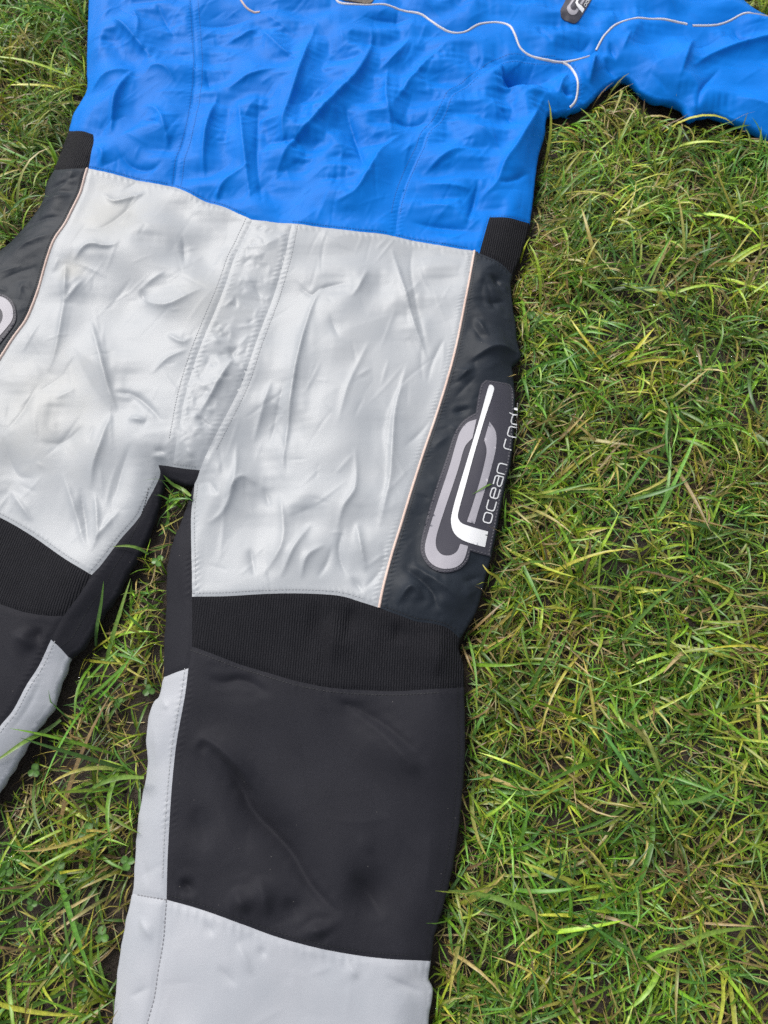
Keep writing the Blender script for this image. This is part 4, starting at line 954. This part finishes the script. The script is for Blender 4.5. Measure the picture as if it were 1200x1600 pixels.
F = np.stack([idx[:-1, :-1], idx[:-1, 1:], idx[1:, 1:], idx[1:, :-1]], -1).reshape(-1, 4)
tag(mesh_from('ground', np.stack([XX, YY, ZZ], -1).reshape(-1, 3), F, M['soil']), kind='structure')

# crumbs of earth
g = np.random.default_rng(61); nC = 5200
cxy = np.stack([g.uniform(-.75, .75, nC), g.uniform(-.3, 1.3, nC)], 1)
base = np.array([(1,0,0),(-1,0,0),(0,1,0),(0,-1,0),(0,0,1),(0,0,-1)], float)
bf = np.array([(0,2,4),(2,1,4),(1,3,4),(3,0,4),(2,0,5),(1,2,5),(3,1,5),(0,3,5)])
sz = g.uniform(.0008, .0032, nC) * g.uniform(.6, 1.3, nC)
V = base[None] * g.uniform(.6, 1.3, (nC, 6, 1)) * sz[:, None, None]
th = g.uniform(0, 6.28, nC); c_, s_ = np.cos(th)[:, None], np.sin(th)[:, None]
V = np.stack([V[..., 0]*c_ - V[..., 1]*s_, V[..., 0]*s_ + V[..., 1]*c_, V[..., 2]*.8], -1)
V += np.c_[cxy, soil_height(cxy[:, 0], cxy[:, 1]) + sz*.3][:, None]
F = (bf[None] + (np.arange(nC) * 6)[:, None, None]).reshape(-1, 3)
tag(mesh_from('soil_crumbs', V.reshape(-1, 3), F, M['soil']), kind='stuff')

# ------------------------------------------------------------------ grass
m, nt, b = mat('grass_leaf'); L = nt.links
at_ = N(nt, 'ShaderNodeVertexColor', layer_name='Col'); 
tc = N(nt, 'ShaderNodeTexCoord'); n1 = N(nt, 'ShaderNodeTexNoise', Scale=320.0, Detail=3.0); L.new(tc.outputs['Object'], n1.inputs['Vector'])
r1 = N(nt, 'ShaderNodeMapRange'); r1.inputs[1].default_value = .3; r1.inputs[2].default_value = .7; r1.inputs[3].default_value = .72; r1.inputs[4].default_value = 1.28; L.new(n1.outputs[0], r1.inputs[0])
mu = N(nt, 'ShaderNodeMix', data_type='RGBA', blend_type='MULTIPLY'); mu.inputs[0].default_value = 1; L.new(at_.outputs['Color'], mu.inputs[6]); L.new(r1.outputs[0], mu.inputs[7])
L.new(mu.outputs[2], b.inputs['Base Color']); b.inputs['Roughness'].default_value = .40; b.inputs['Specular IOR Level'].default_value = .5
tr = N(nt, 'ShaderNodeBsdfTranslucent'); hsv = N(nt, 'ShaderNodeHueSaturation'); hsv.inputs['Hue'].default_value = .485; hsv.inputs['Saturation'].default_value = 1.1; hsv.inputs['Value'].default_value = 1.3
L.new(mu.outputs[2], hsv.inputs['Color']); L.new(hsv.outputs[0], tr.inputs[0])
mxs = N(nt, 'ShaderNodeMixShader'); mxs.inputs[0].default_value = .28
L.new(b.outputs[0], mxs.inputs[1]); L.new(tr.outputs[0], mxs.inputs[2]); L.new(mxs.outputs[0], nt.nodes['Material Output'].inputs[0])
M['grass'] = m

def suit_top(x, y):
    ok = (x > X0) & (x < X1) & (y > Y0) & (y < Y1)
    sd = np.where(ok, bil(SD, x, y), -.1); return sd, np.where(sd > -.004, np.maximum(cubic(ZF, x, y), ZE), 0)

def blades(g, root, az, *a_, **k_):
    sd0, _ = suit_top(root[:, 0], root[:, 1]); e_ = .004
    gxx = (suit_top(root[:, 0] + e_, root[:, 1])[0] - suit_top(root[:, 0] - e_, root[:, 1])[0]); gyy = (suit_top(root[:, 0], root[:, 1] + e_)[0] - suit_top(root[:, 0], root[:, 1] - e_)[0])
    inw = np.arctan2(gyy, gxx); toward = np.cos(az - inw)
    turn = (sd0 > -.035) & (sd0 < .012) & (toward > -.2) & (g.random(len(az)) < .72)
    az = np.where(turn, inw + np.pi + g.normal(0, .9, len(az)), az)
    return blades_(g, root, az, *a_, **k_)
def blades_(g, root, az, length, width, elev, droop, col_base, col_tip, seg=5, twist=.35, over=.12, bend=.5, fold=.30):
    """ribbons with a keel: centre line bends over under its own weight"""
    n = len(root); t = np.linspace(0, 1, seg + 1)
    a = az[:, None] + (g.normal(0, bend, n)[:, None] * t[None]**1.3)
    e = elev[:, None] - droop[:, None] * t[None]**1.2
    dl = (length / seg)[:, None]
    dx = np.cos(e) * np.cos(a) * dl; dy = np.cos(e) * np.sin(a) * dl; dz = np.sin(e) * dl
    X = root[:, :1] + np.c_[np.zeros(n), np.cumsum(dx[:, :-1], 1)]; Y = root[:, 1:2] + np.c_[np.zeros(n), np.cumsum(dy[:, :-1], 1)]
    Zb = soil_height(root[:, 0], root[:, 1])
    Z = Zb[:, None] + np.c_[np.zeros(n), np.cumsum(dz[:, :-1], 1)]
    Z = np.maximum(Z, soil_height(X.ravel(), Y.ravel()).reshape(X.shape) + .0015 + g.uniform(0, .010, n)[:, None] * t[None])
    sd, top = suit_top(X.ravel(), Y.ravel()); sd = sd.reshape(X.shape); top = top.reshape(X.shape)
    # what the suit covers is pressed under it: those blades are left out
    under = (sd > -.002)
    pen = np.where(under, sd, 0).max(1)
    clash = (under & (Z < top + .002)).any(1)
    keep = ~clash
    lift = clash & (sd[:, 0] < -.003) & (pen < .009) & (g.random(n) < over)
    Z = np.where(lift[:, None] & under, np.maximum(Z, top + .0022), Z); keep |= lift
    keep &= sd[:, 0] < .004
    keep &= (pen < .013) | (g.random(n) < .06)      # the suit presses the long ones down at its edge
    X, Y, Z, a, e, width, cb, ctp, length = X[keep], Y[keep], Z[keep], a[keep], e[keep], width[keep], col_base[keep], col_tip[keep], length[keep]
    n = len(X)
    if n == 0: return None
    prof = np.minimum(1, .55 + 1.5*t) * np.clip(1 - t**3.0, 0, 1)**.75; prof[-1] = .04
    w2 = width[:, None] / 2 * prof[None]
    tw = g.normal(0, twist, n)[:, None] + g.normal(0, .5, n)[:, None] * t[None]
    # side direction: level, turned about the blade by tw
    sx, sy = -np.sin(a), np.cos(a)
    ux, uy, uz = -np.sin(e)*np.cos(a), -np.sin(e)*np.sin(a), np.cos(e)
    ctw, stw = np.cos(tw), np.sin(tw)
    Sx, Sy, Sz = sx*ctw + ux*stw, sy*ctw + uy*stw, uz*stw
    Ux, Uy, Uz = ux*ctw - sx*stw, uy*ctw - sy*stw, uz*ctw
    fl = fold * w2
    V = np.stack([np.stack([X - Sx*w2 + Ux*fl, Y - Sy*w2 + Uy*fl, Z - Sz*w2 + Uz*fl], -1), np.stack([X, Y, Z], -1),
                  np.stack([X + Sx*w2 + Ux*fl, Y + Sy*w2 + Uy*fl, Z + Sz*w2 + Uz*fl], -1)], 2)
    col = cb[:, None] * (1 - t[None, :, None]) + ctp[:, None] * t[None, :, None]
    col = np.repeat(col[:, :, None], 3, 2); col[:, :, 1] *= 1.18
    k = np.arange(n * (seg + 1) * 3).reshape(n, seg + 1, 3)
    F = np.concatenate([np.stack([k[:, :-1, j], k[:, :-1, j+1], k[:, 1:, j+1], k[:, 1:, j]], -1).reshape(-1, 4) for j in (0, 1)])
    return V.reshape(-1, 3), F, col.reshape(-1, 3)

GREENS = np.array([(.058,.172,.014),(.080,.205,.016),(.116,.240,.019),(.036,.122,.016),(.152,.260,.026),(.066,.180,.036),(.178,.236,.030)])
STRAW = np.array([(.30,.22,.085),(.36,.28,.10),(.22,.150,.060),(.40,.33,.08),(.16,.105,.045),(.33,.25,.12)])
def region_fields(xy):
    """how lush the turf is: sparser with bare earth at the lower left"""
    px = xy[:, 0]; py = xy[:, 1]
    patch = bil(PATCH, px, py, -1.2, -.8, .01)
    return patch
PATCH = noise2((260, 240), 6, 71, 2)
PATCH3 = noise2((260, 240), 4, 73, 2)
PATCH2 = noise2((260, 240), 5, 72, 2)
def scatter_tufts(g, n):
    xy = np.stack([g.uniform(-.88, .92, n), g.uniform(-.36, 1.55, n)], 1)
    # only what can matter: the picture's footprint and a margin
    half = .47 + .36 * (xy[:, 1] + .2)
    return xy[np.abs(xy[:, 0]) < half + .16]
def lowleft(xy): return np.clip((-.10 - xy[:, 0]) / .06, 0, 1) * np.clip((.42 - xy[:, 1]) / .12, 0, 1)
def build_grass():
    parts = []
    g = np.random.default_rng(81)
    # 1. short dead thatch lying on the soil
    def layer(ntuft, per, lr, wr, er, dr, spread, straw, over=.12, seg=5, tuft_r=.008, bare=.0, ll=1.0, bend=.5, bright=1.0, yellow=.12, fold=.3):
        t = scatter_tufts(g, ntuft)
        p = region_fields(t); keep = g.random(len(t)) > bare * (p < -.72)
        keep &= (g.random(len(t)) < 1 - (1 - ll) * lowleft(t)); t = t[keep]
        n = len(t) * per
        root = np.repeat(t, per, 0) + g.normal(0, tuft_r, (n, 2))
        ta = np.repeat(g.uniform(0, 2*np.pi, len(t)), per) 
        az = ta + g.normal(0, spread, n)
        tl = np.repeat(g.uniform(.75, 1.25, len(t)), per)
        length = g.uniform(*lr, n) * tl; width = g.uniform(*wr, n) * np.repeat(g.uniform(.8, 1.2, len(t)), per)
        elev = np.radians(g.uniform(*er, n)); droop = np.radians(g.uniform(*dr, n))
        gi = np.repeat(g.integers(0, len(GREENS), len(t)), per)
        alt = g.random(n) < .4; gi = np.where(alt, g.integers(0, len(GREENS), n), gi)
        cb = GREENS[gi] * g.uniform(.65, 1.4, (n, 1)) * bright * np.clip(1 + .28 * bil(PATCH3, root[:, 0], root[:, 1], -1.2, -.8, .01), .55, 1.5)[:, None]
        warm = np.clip(.5 + .5 * bil(PATCH2, root[:, 0], root[:, 1], -1.2, -.8, .01), 0, 1)
        cb = cb * (1 + warm[:, None] * np.array([.55, .10, -.10]))
        ctp = cb * g.uniform(.85, 1.25, (n, 1))
        cb = cb * .85 + np.array([.16, .17, .04]) * .15
        yt = g.random(n) < yellow; ctp[yt] = STRAW[g.integers(0, 4, yt.sum())] * g.uniform(.7, 1.2, (yt.sum(), 1))
        stw = g.random(n) < straw * (0.25 + 2.2 * warm**2)
        k = g.integers(0, len(STRAW), n)
        cb[stw] = STRAW[k[stw]] * g.uniform(.5, 1.1, (stw.sum(), 1)); ctp[stw] = STRAW[k[stw]] * g.uniform(.6, 1.2, (stw.sum(), 1))
        return blades(g, root, az, length, width, elev, droop, cb, ctp, seg=seg, over=over, bend=bend, fold=fold)
    L_ = [
     (5200, 7, (.015, .045), (.0008, .0018), (2, 28), (0, 40), 2.0, .72, .03, 4, .011, .1, .8, .9, .95, .3, .2),     # thatch
     (8600, 10, (.018, .042), (.0011, .0026), (20, 70), (20, 85), 1.5, .10, .05, 4, .009, .25, .40, .6, 1.0, .15, .3),   # short dense
     (4300, 8, (.032, .066), (.0018, .0036), (22, 75), (40, 110), 1.2, .10, .05, 5, .009, .45, .50, .6, 1.05, .14, .3),   # medium
     (1050, 4, (.060, .105), (.0028, .0046), (20, 60), (40, 100), 1.0, .06, .08, 7, .007, .4, 1.0, .5, 1.1, .14, .28),   # long
     (420, 2, (.07, .13), (.0032, .0052), (12, 45), (20, 70), .9, .04, .08, 8, .006, .3, 1.0, .5, 1.15, .18, .22),     # broad lying
    ]
    names = []
    for (nt_, per, lr, wr, er, dr, sp, straw, over, seg, tr_, bare, ll, bend, br, ye, fo) in L_:
        r = layer(nt_, per, lr, wr, er, dr, sp, straw, over, seg, tr_, bare, min(ll, 1), bend, br, ye, fo)
        parts.append(r)
    return parts
gp = build_grass()
tag(mesh_from('dead_grass', *gp[0][:2], M['grass'], col=gp[0][2]), kind='stuff')
DEWPTS = np.vstack([q[0].reshape(-1, 3, 3)[:, 1] for q in gp[2:]])
V = []; F = []; Cc = []; bse = 0
for v, f, c in gp[1:]: V.append(v); F.append(f + bse); Cc.append(c); bse += len(v)
tag(mesh_from('grass', np.vstack(V), np.vstack(F), M['grass'], col=np.vstack(Cc)), kind='stuff')

# ------------------------------------------------------------------ single leaves and clover that can be picked out
def ground_pt(px, py, lift):
    z = .03
    for _ in range(6):
        p = at(px, py, z); sd, top = suit_top(p[:1], p[1:2])
        z0 = top[0] if sd[0] > -.002 else soil_height(p[:1], p[1:2])[0]
        z = .5*z + .5*(z0 + lift)
    return np.array([*at(px, py, z), z])
def one_leaf(name, pts, width, cb, ctp, label, group=None, fold=.25):
    """pts: (px, py, mm above what lies below)"""
    P = np.array([ground_pt(a, b, c * 1e-3) for a, b, c in pts])
    P = resample(catmull(P, n=5), .006); n = len(P); t = np.linspace(0, 1, n)
    T = np.gradient(P, axis=0); T /= np.linalg.norm(T, axis=1)[:, None]
    S = np.cross(T, (0, 0, 1.)); S /= np.linalg.norm(S, axis=1)[:, None] + 1e-9; U = np.cross(S, T)
    w2 = (width * .5e-3 * np.minimum(1, .6 + 1.4*t) * np.clip(1 - t**3, 0, 1)**.75)[:, None]; w2[-1] = width * .02e-3
    V = np.stack([P - S*w2 + U*w2*fold, P, P + S*w2 + U*w2*fold], 1)
    c = np.array(cb) * (1 - t[:, None]) + np.array(ctp) * t[:, None]
    c = np.repeat(c[:, None], 3, 1); c[:, 1] *= 1.2
    k = np.arange(n*3).reshape(n, 3)
    F = np.concatenate([np.stack([k[:-1, j], k[:-1, j+1], k[1:, j+1], k[1:, j]], -1) for j in (0, 1)])
    o = mesh_from(name, V.reshape(-1, 3), F, M['grass'], col=c.reshape(-1, 3))
    return tag(o, label, 'grass blade', group)
gA, gB, gY, gS = (.075,.165,.022), (.13,.21,.03), (.42,.36,.05), (.36,.27,.10)
GB = 'single blades lying over or beside the suit'
one_leaf('grass_blade', [(838,735,4),(815,742,9),(795,746,5),(765,757,2.5),(737,773,2.5)], 3.2, gB, gA, 'single green blade lying across the lettering of the side logo patch', GB)
one_leaf('grass_blade', [(800,935,6),(790,918,14),(776,902,18),(762,893,16),(754,882,10)], 4.2, gB, gY, 'bent yellow-tipped blade at the suit edge just under the side logo', GB)
one_leaf('grass_blade', [(880,1470,14),(845,1437,26),(800,1412,32),(745,1396,30),(700,1391,22)], 5.5, gA, gB, 'broad dewy blade pointing at the lower right corner of the knee panel', GB)
one_leaf('grass_blade', [(95,1125,12),(70,1143,16),(37,1160,6),(0,1185,4),(-15,1193,3)], 5.0, gA, gB, 'broad green blade lying across the pale calf at the left frame edge', GB)
one_leaf('grass_blade', [(232,866,16),(217,857,12),(200,853,5),(176,854,3)], 3.4, gA, gB, 'short blade crossing onto the black inner panel below the left thigh point', GB)
one_leaf('grass_blade', [(163,1050,6),(172,1010,24),(188,955,34),(204,904,38)], 4.6, gA, gB, 'tall wet blade standing between the two knees', GB)
one_leaf('grass_blade', [(150,1010,6),(151,985,22),(158,945,32),(162,908,34)], 4.2, (.06,.14,.03), gA, 'dark upright blade beside the left inner knee panel', GB)
one_leaf('grass_blade', [(742,1030,10),(767,1008,20),(790,997,22),(815,985,16)], 2.6, gY, gS, 'curved yellow blade right of the ribbed knee band', GB)
one_leaf('grass_blade', [(298,775,8),(284,764,18),(270,757,22),(255,742,20)], 4.4, gB, gA, 'light green blade reaching up into the crotch gap', GB)
one_leaf('grass_blade', [(1010,1500,12),(1060,1480,28),(1110,1458,32),(1185,1448,26)], 4.6, gB, gB, 'long pale blade arching low over the turf at the lower right', GB)
one_leaf('straw_blade', [(85,1430,14),(110,1418,20),(135,1404,22),(158,1394,18)], 3.0, gS, (.42,.35,.16), 'straw coloured dead blade lying over bare soil left of the shin', GB)
one_leaf('grass_blade', [(10,1420,12),(60,1385,26),(105,1330,30),(140,1275,28)], 3.8, gA, gB, 'long straight blade slanting past the largest clover', GB)
one_leaf('grass_blade', [(225,1215,20),(190,1215,30),(150,1228,28),(128,1252,14)], 4.6, gB, gA, 'broad curled blade touching the pale calf of the right leg', GB)
one_leaf('grass_blade', [(855,330,10),(880,300,30),(905,275,34),(950,245,26)], 4.0, gA, gB, 'arching blade in the grass below the armpit', GB)

def leaflet():
    a = np.linspace(0, 2*np.pi, 15)[:-1]
    r = 1 - .16*np.exp(-(np.minimum(a, 2*np.pi - a)/.35)**2)            # notch at the tip
    x = np.cos(a)*r + .95; y = np.sin(a)*r*.92
    ring = np.stack([x, y, .22*np.abs(y)], 1); mid = np.stack([(x - .95)*.5 + .95, y*.5, .16*np.abs(y*.5)], 1)
    V = np.vstack([[(.95, 0, 0)], mid, ring]); n = len(a); F = []
    for i in range(n):
        j = (i+1) % n
        F += [(0, 1+i, 1+j), (1+i, 1+n+i, 1+n+j), (1+i, 1+n+j, 1+j)]
    rad = np.r_[0, np.full(n, .5), np.ones(n)]
    return V, np.array(F), rad
LV, LF, LR = leaflet()
def clover(px, py, r, rot, label, lift=.015, col=(.062,.150,.022)):
    p = ground_pt(px, py, lift); rr_ = r / 1200 * .85 * .52
    root = bpy.data.objects.new('clover', None); C.objects.link(root); base = np.array([p[0], p[1], soil_height(p[:1], p[1:2])[0]])
    root.location = base; tag(root, label, 'clover', 'clovers in the turf')
    for k in range(3):
        a = R(rot + 120*k + random.uniform(-12, 12)); til = random.uniform(-.12, .22); s_ = rr_ * random.uniform(.88, 1.1)
        x, y, z = LV[:, 0]*s_, LV[:, 1]*s_, LV[:, 2]*s_ - LV[:, 0]*s_*til
        V = np.stack([x*math.cos(a) - y*math.sin(a), x*math.sin(a) + y*math.cos(a), z + (p[2] - base[2]) + .0006*k], 1)
        c = np.array(col) * (1.25 - .45*LR[:, None]) * random.uniform(.85, 1.2); c[(LR > .4) & (LR < .6)] *= 1.25
        mesh_from('leaf', V, LF, M['grass'], col=c, parent=root)
    h = p[2] - base[2]; q = np.linspace(0, 1, 5); sx = .004*(1 - q)**2
    st_ = np.stack([np.c_[sx - .0006, 0*q, q*h], np.c_[sx + .0006, 0*q, q*h], np.c_[sx, 0*q + .0009, q*h]], 1)
    k = np.arange(15).reshape(5, 3); F = np.concatenate([np.stack([k[:-1, i], k[:-1, (i+1) % 3], k[1:, (i+1) % 3], k[1:, i]], -1) for i in range(3)])
    mesh_from('stem', st_.reshape(-1, 3), F, M['grass'], col=np.tile((.10,.13,.04), (15, 1)), parent=root)
for a in [(54,1205,11,90,'small clover on bare soil beside the pale calf of the left leg'), (89,1362,17,75,'largest clover, three round leaves on dark soil left of the shin'),
          (137,1375,10,20,'small clover close to the right of the largest clover'), (149,1322,13,50,'clover with a darker clover close above it, left of the pale calf'),
          (136,1299,12,200,'clover highest of the pair left of the pale calf of the right leg'), (200,1347,11,140,'clover touching the lower pale calf edge of the right leg'),
          (160,1462,12,100,'clover beside the top of the shin, right of a smaller one'), (127,1453,9,10,'tiny clover between the bare soil and the shin'),
          (50,1412,9,250,'tiny clover left below the largest clover'), (9,1358,11,330,'clover cut by the left edge of the picture'),
          (130,1554,10,70,'lowest clover, near the bottom edge left of the shin'), (105,1500,12,160,'pale clover among long blades near the lower left soil'),
          (233,1078,10,110,'clover between the legs touching the top of the pale calf'), (184,1097,9,40,'little clover in the grass midway between the two calves'),
          (933,1456,13,85,'clover in the dense turf well right of the shin'), (827,492,12,30,'bright clover beside the black hip panel'),
          (247,876,10,60,'clover in the narrow gap between the thighs')]: clover(*a)

# dew on the grass
m, nt, b = mat('dew'); b.inputs['Base Color'].default_value = (.9,.93,.95,1); b.inputs['Roughness'].default_value = .03; b.inputs['Transmission Weight'].default_value = 1; b.inputs['IOR'].default_value = 1.33
M['dew'] = m
g = np.random.default_rng(91)
cand = DEWPTS[(DEWPTS[:, 2] > .016) & (DEWPTS[:, 1] < .75)]
cand = cand[g.choice(len(cand), 900, replace=False)]
bm = bmesh.new(); bmesh.ops.create_icosphere(bm, subdivisions=1, radius=1); dv = np.array([v.co[:] for v in bm.verts]); df = np.array([[v.index for v in f.verts] for f in bm.faces]); bm.free()
rd = g.uniform(.0003, .0007, len(cand))
V = dv[None]*rd[:, None, None]*np.array((1, 1, .75)) + (cand + np.array((0, 0, .0005)))[:, None]
F = (df[None] + (np.arange(len(cand))*len(dv))[:, None, None]).reshape(-1, 3)
tag(mesh_from('dew_drops', V.reshape(-1, 3), F, M['dew']), kind='stuff')
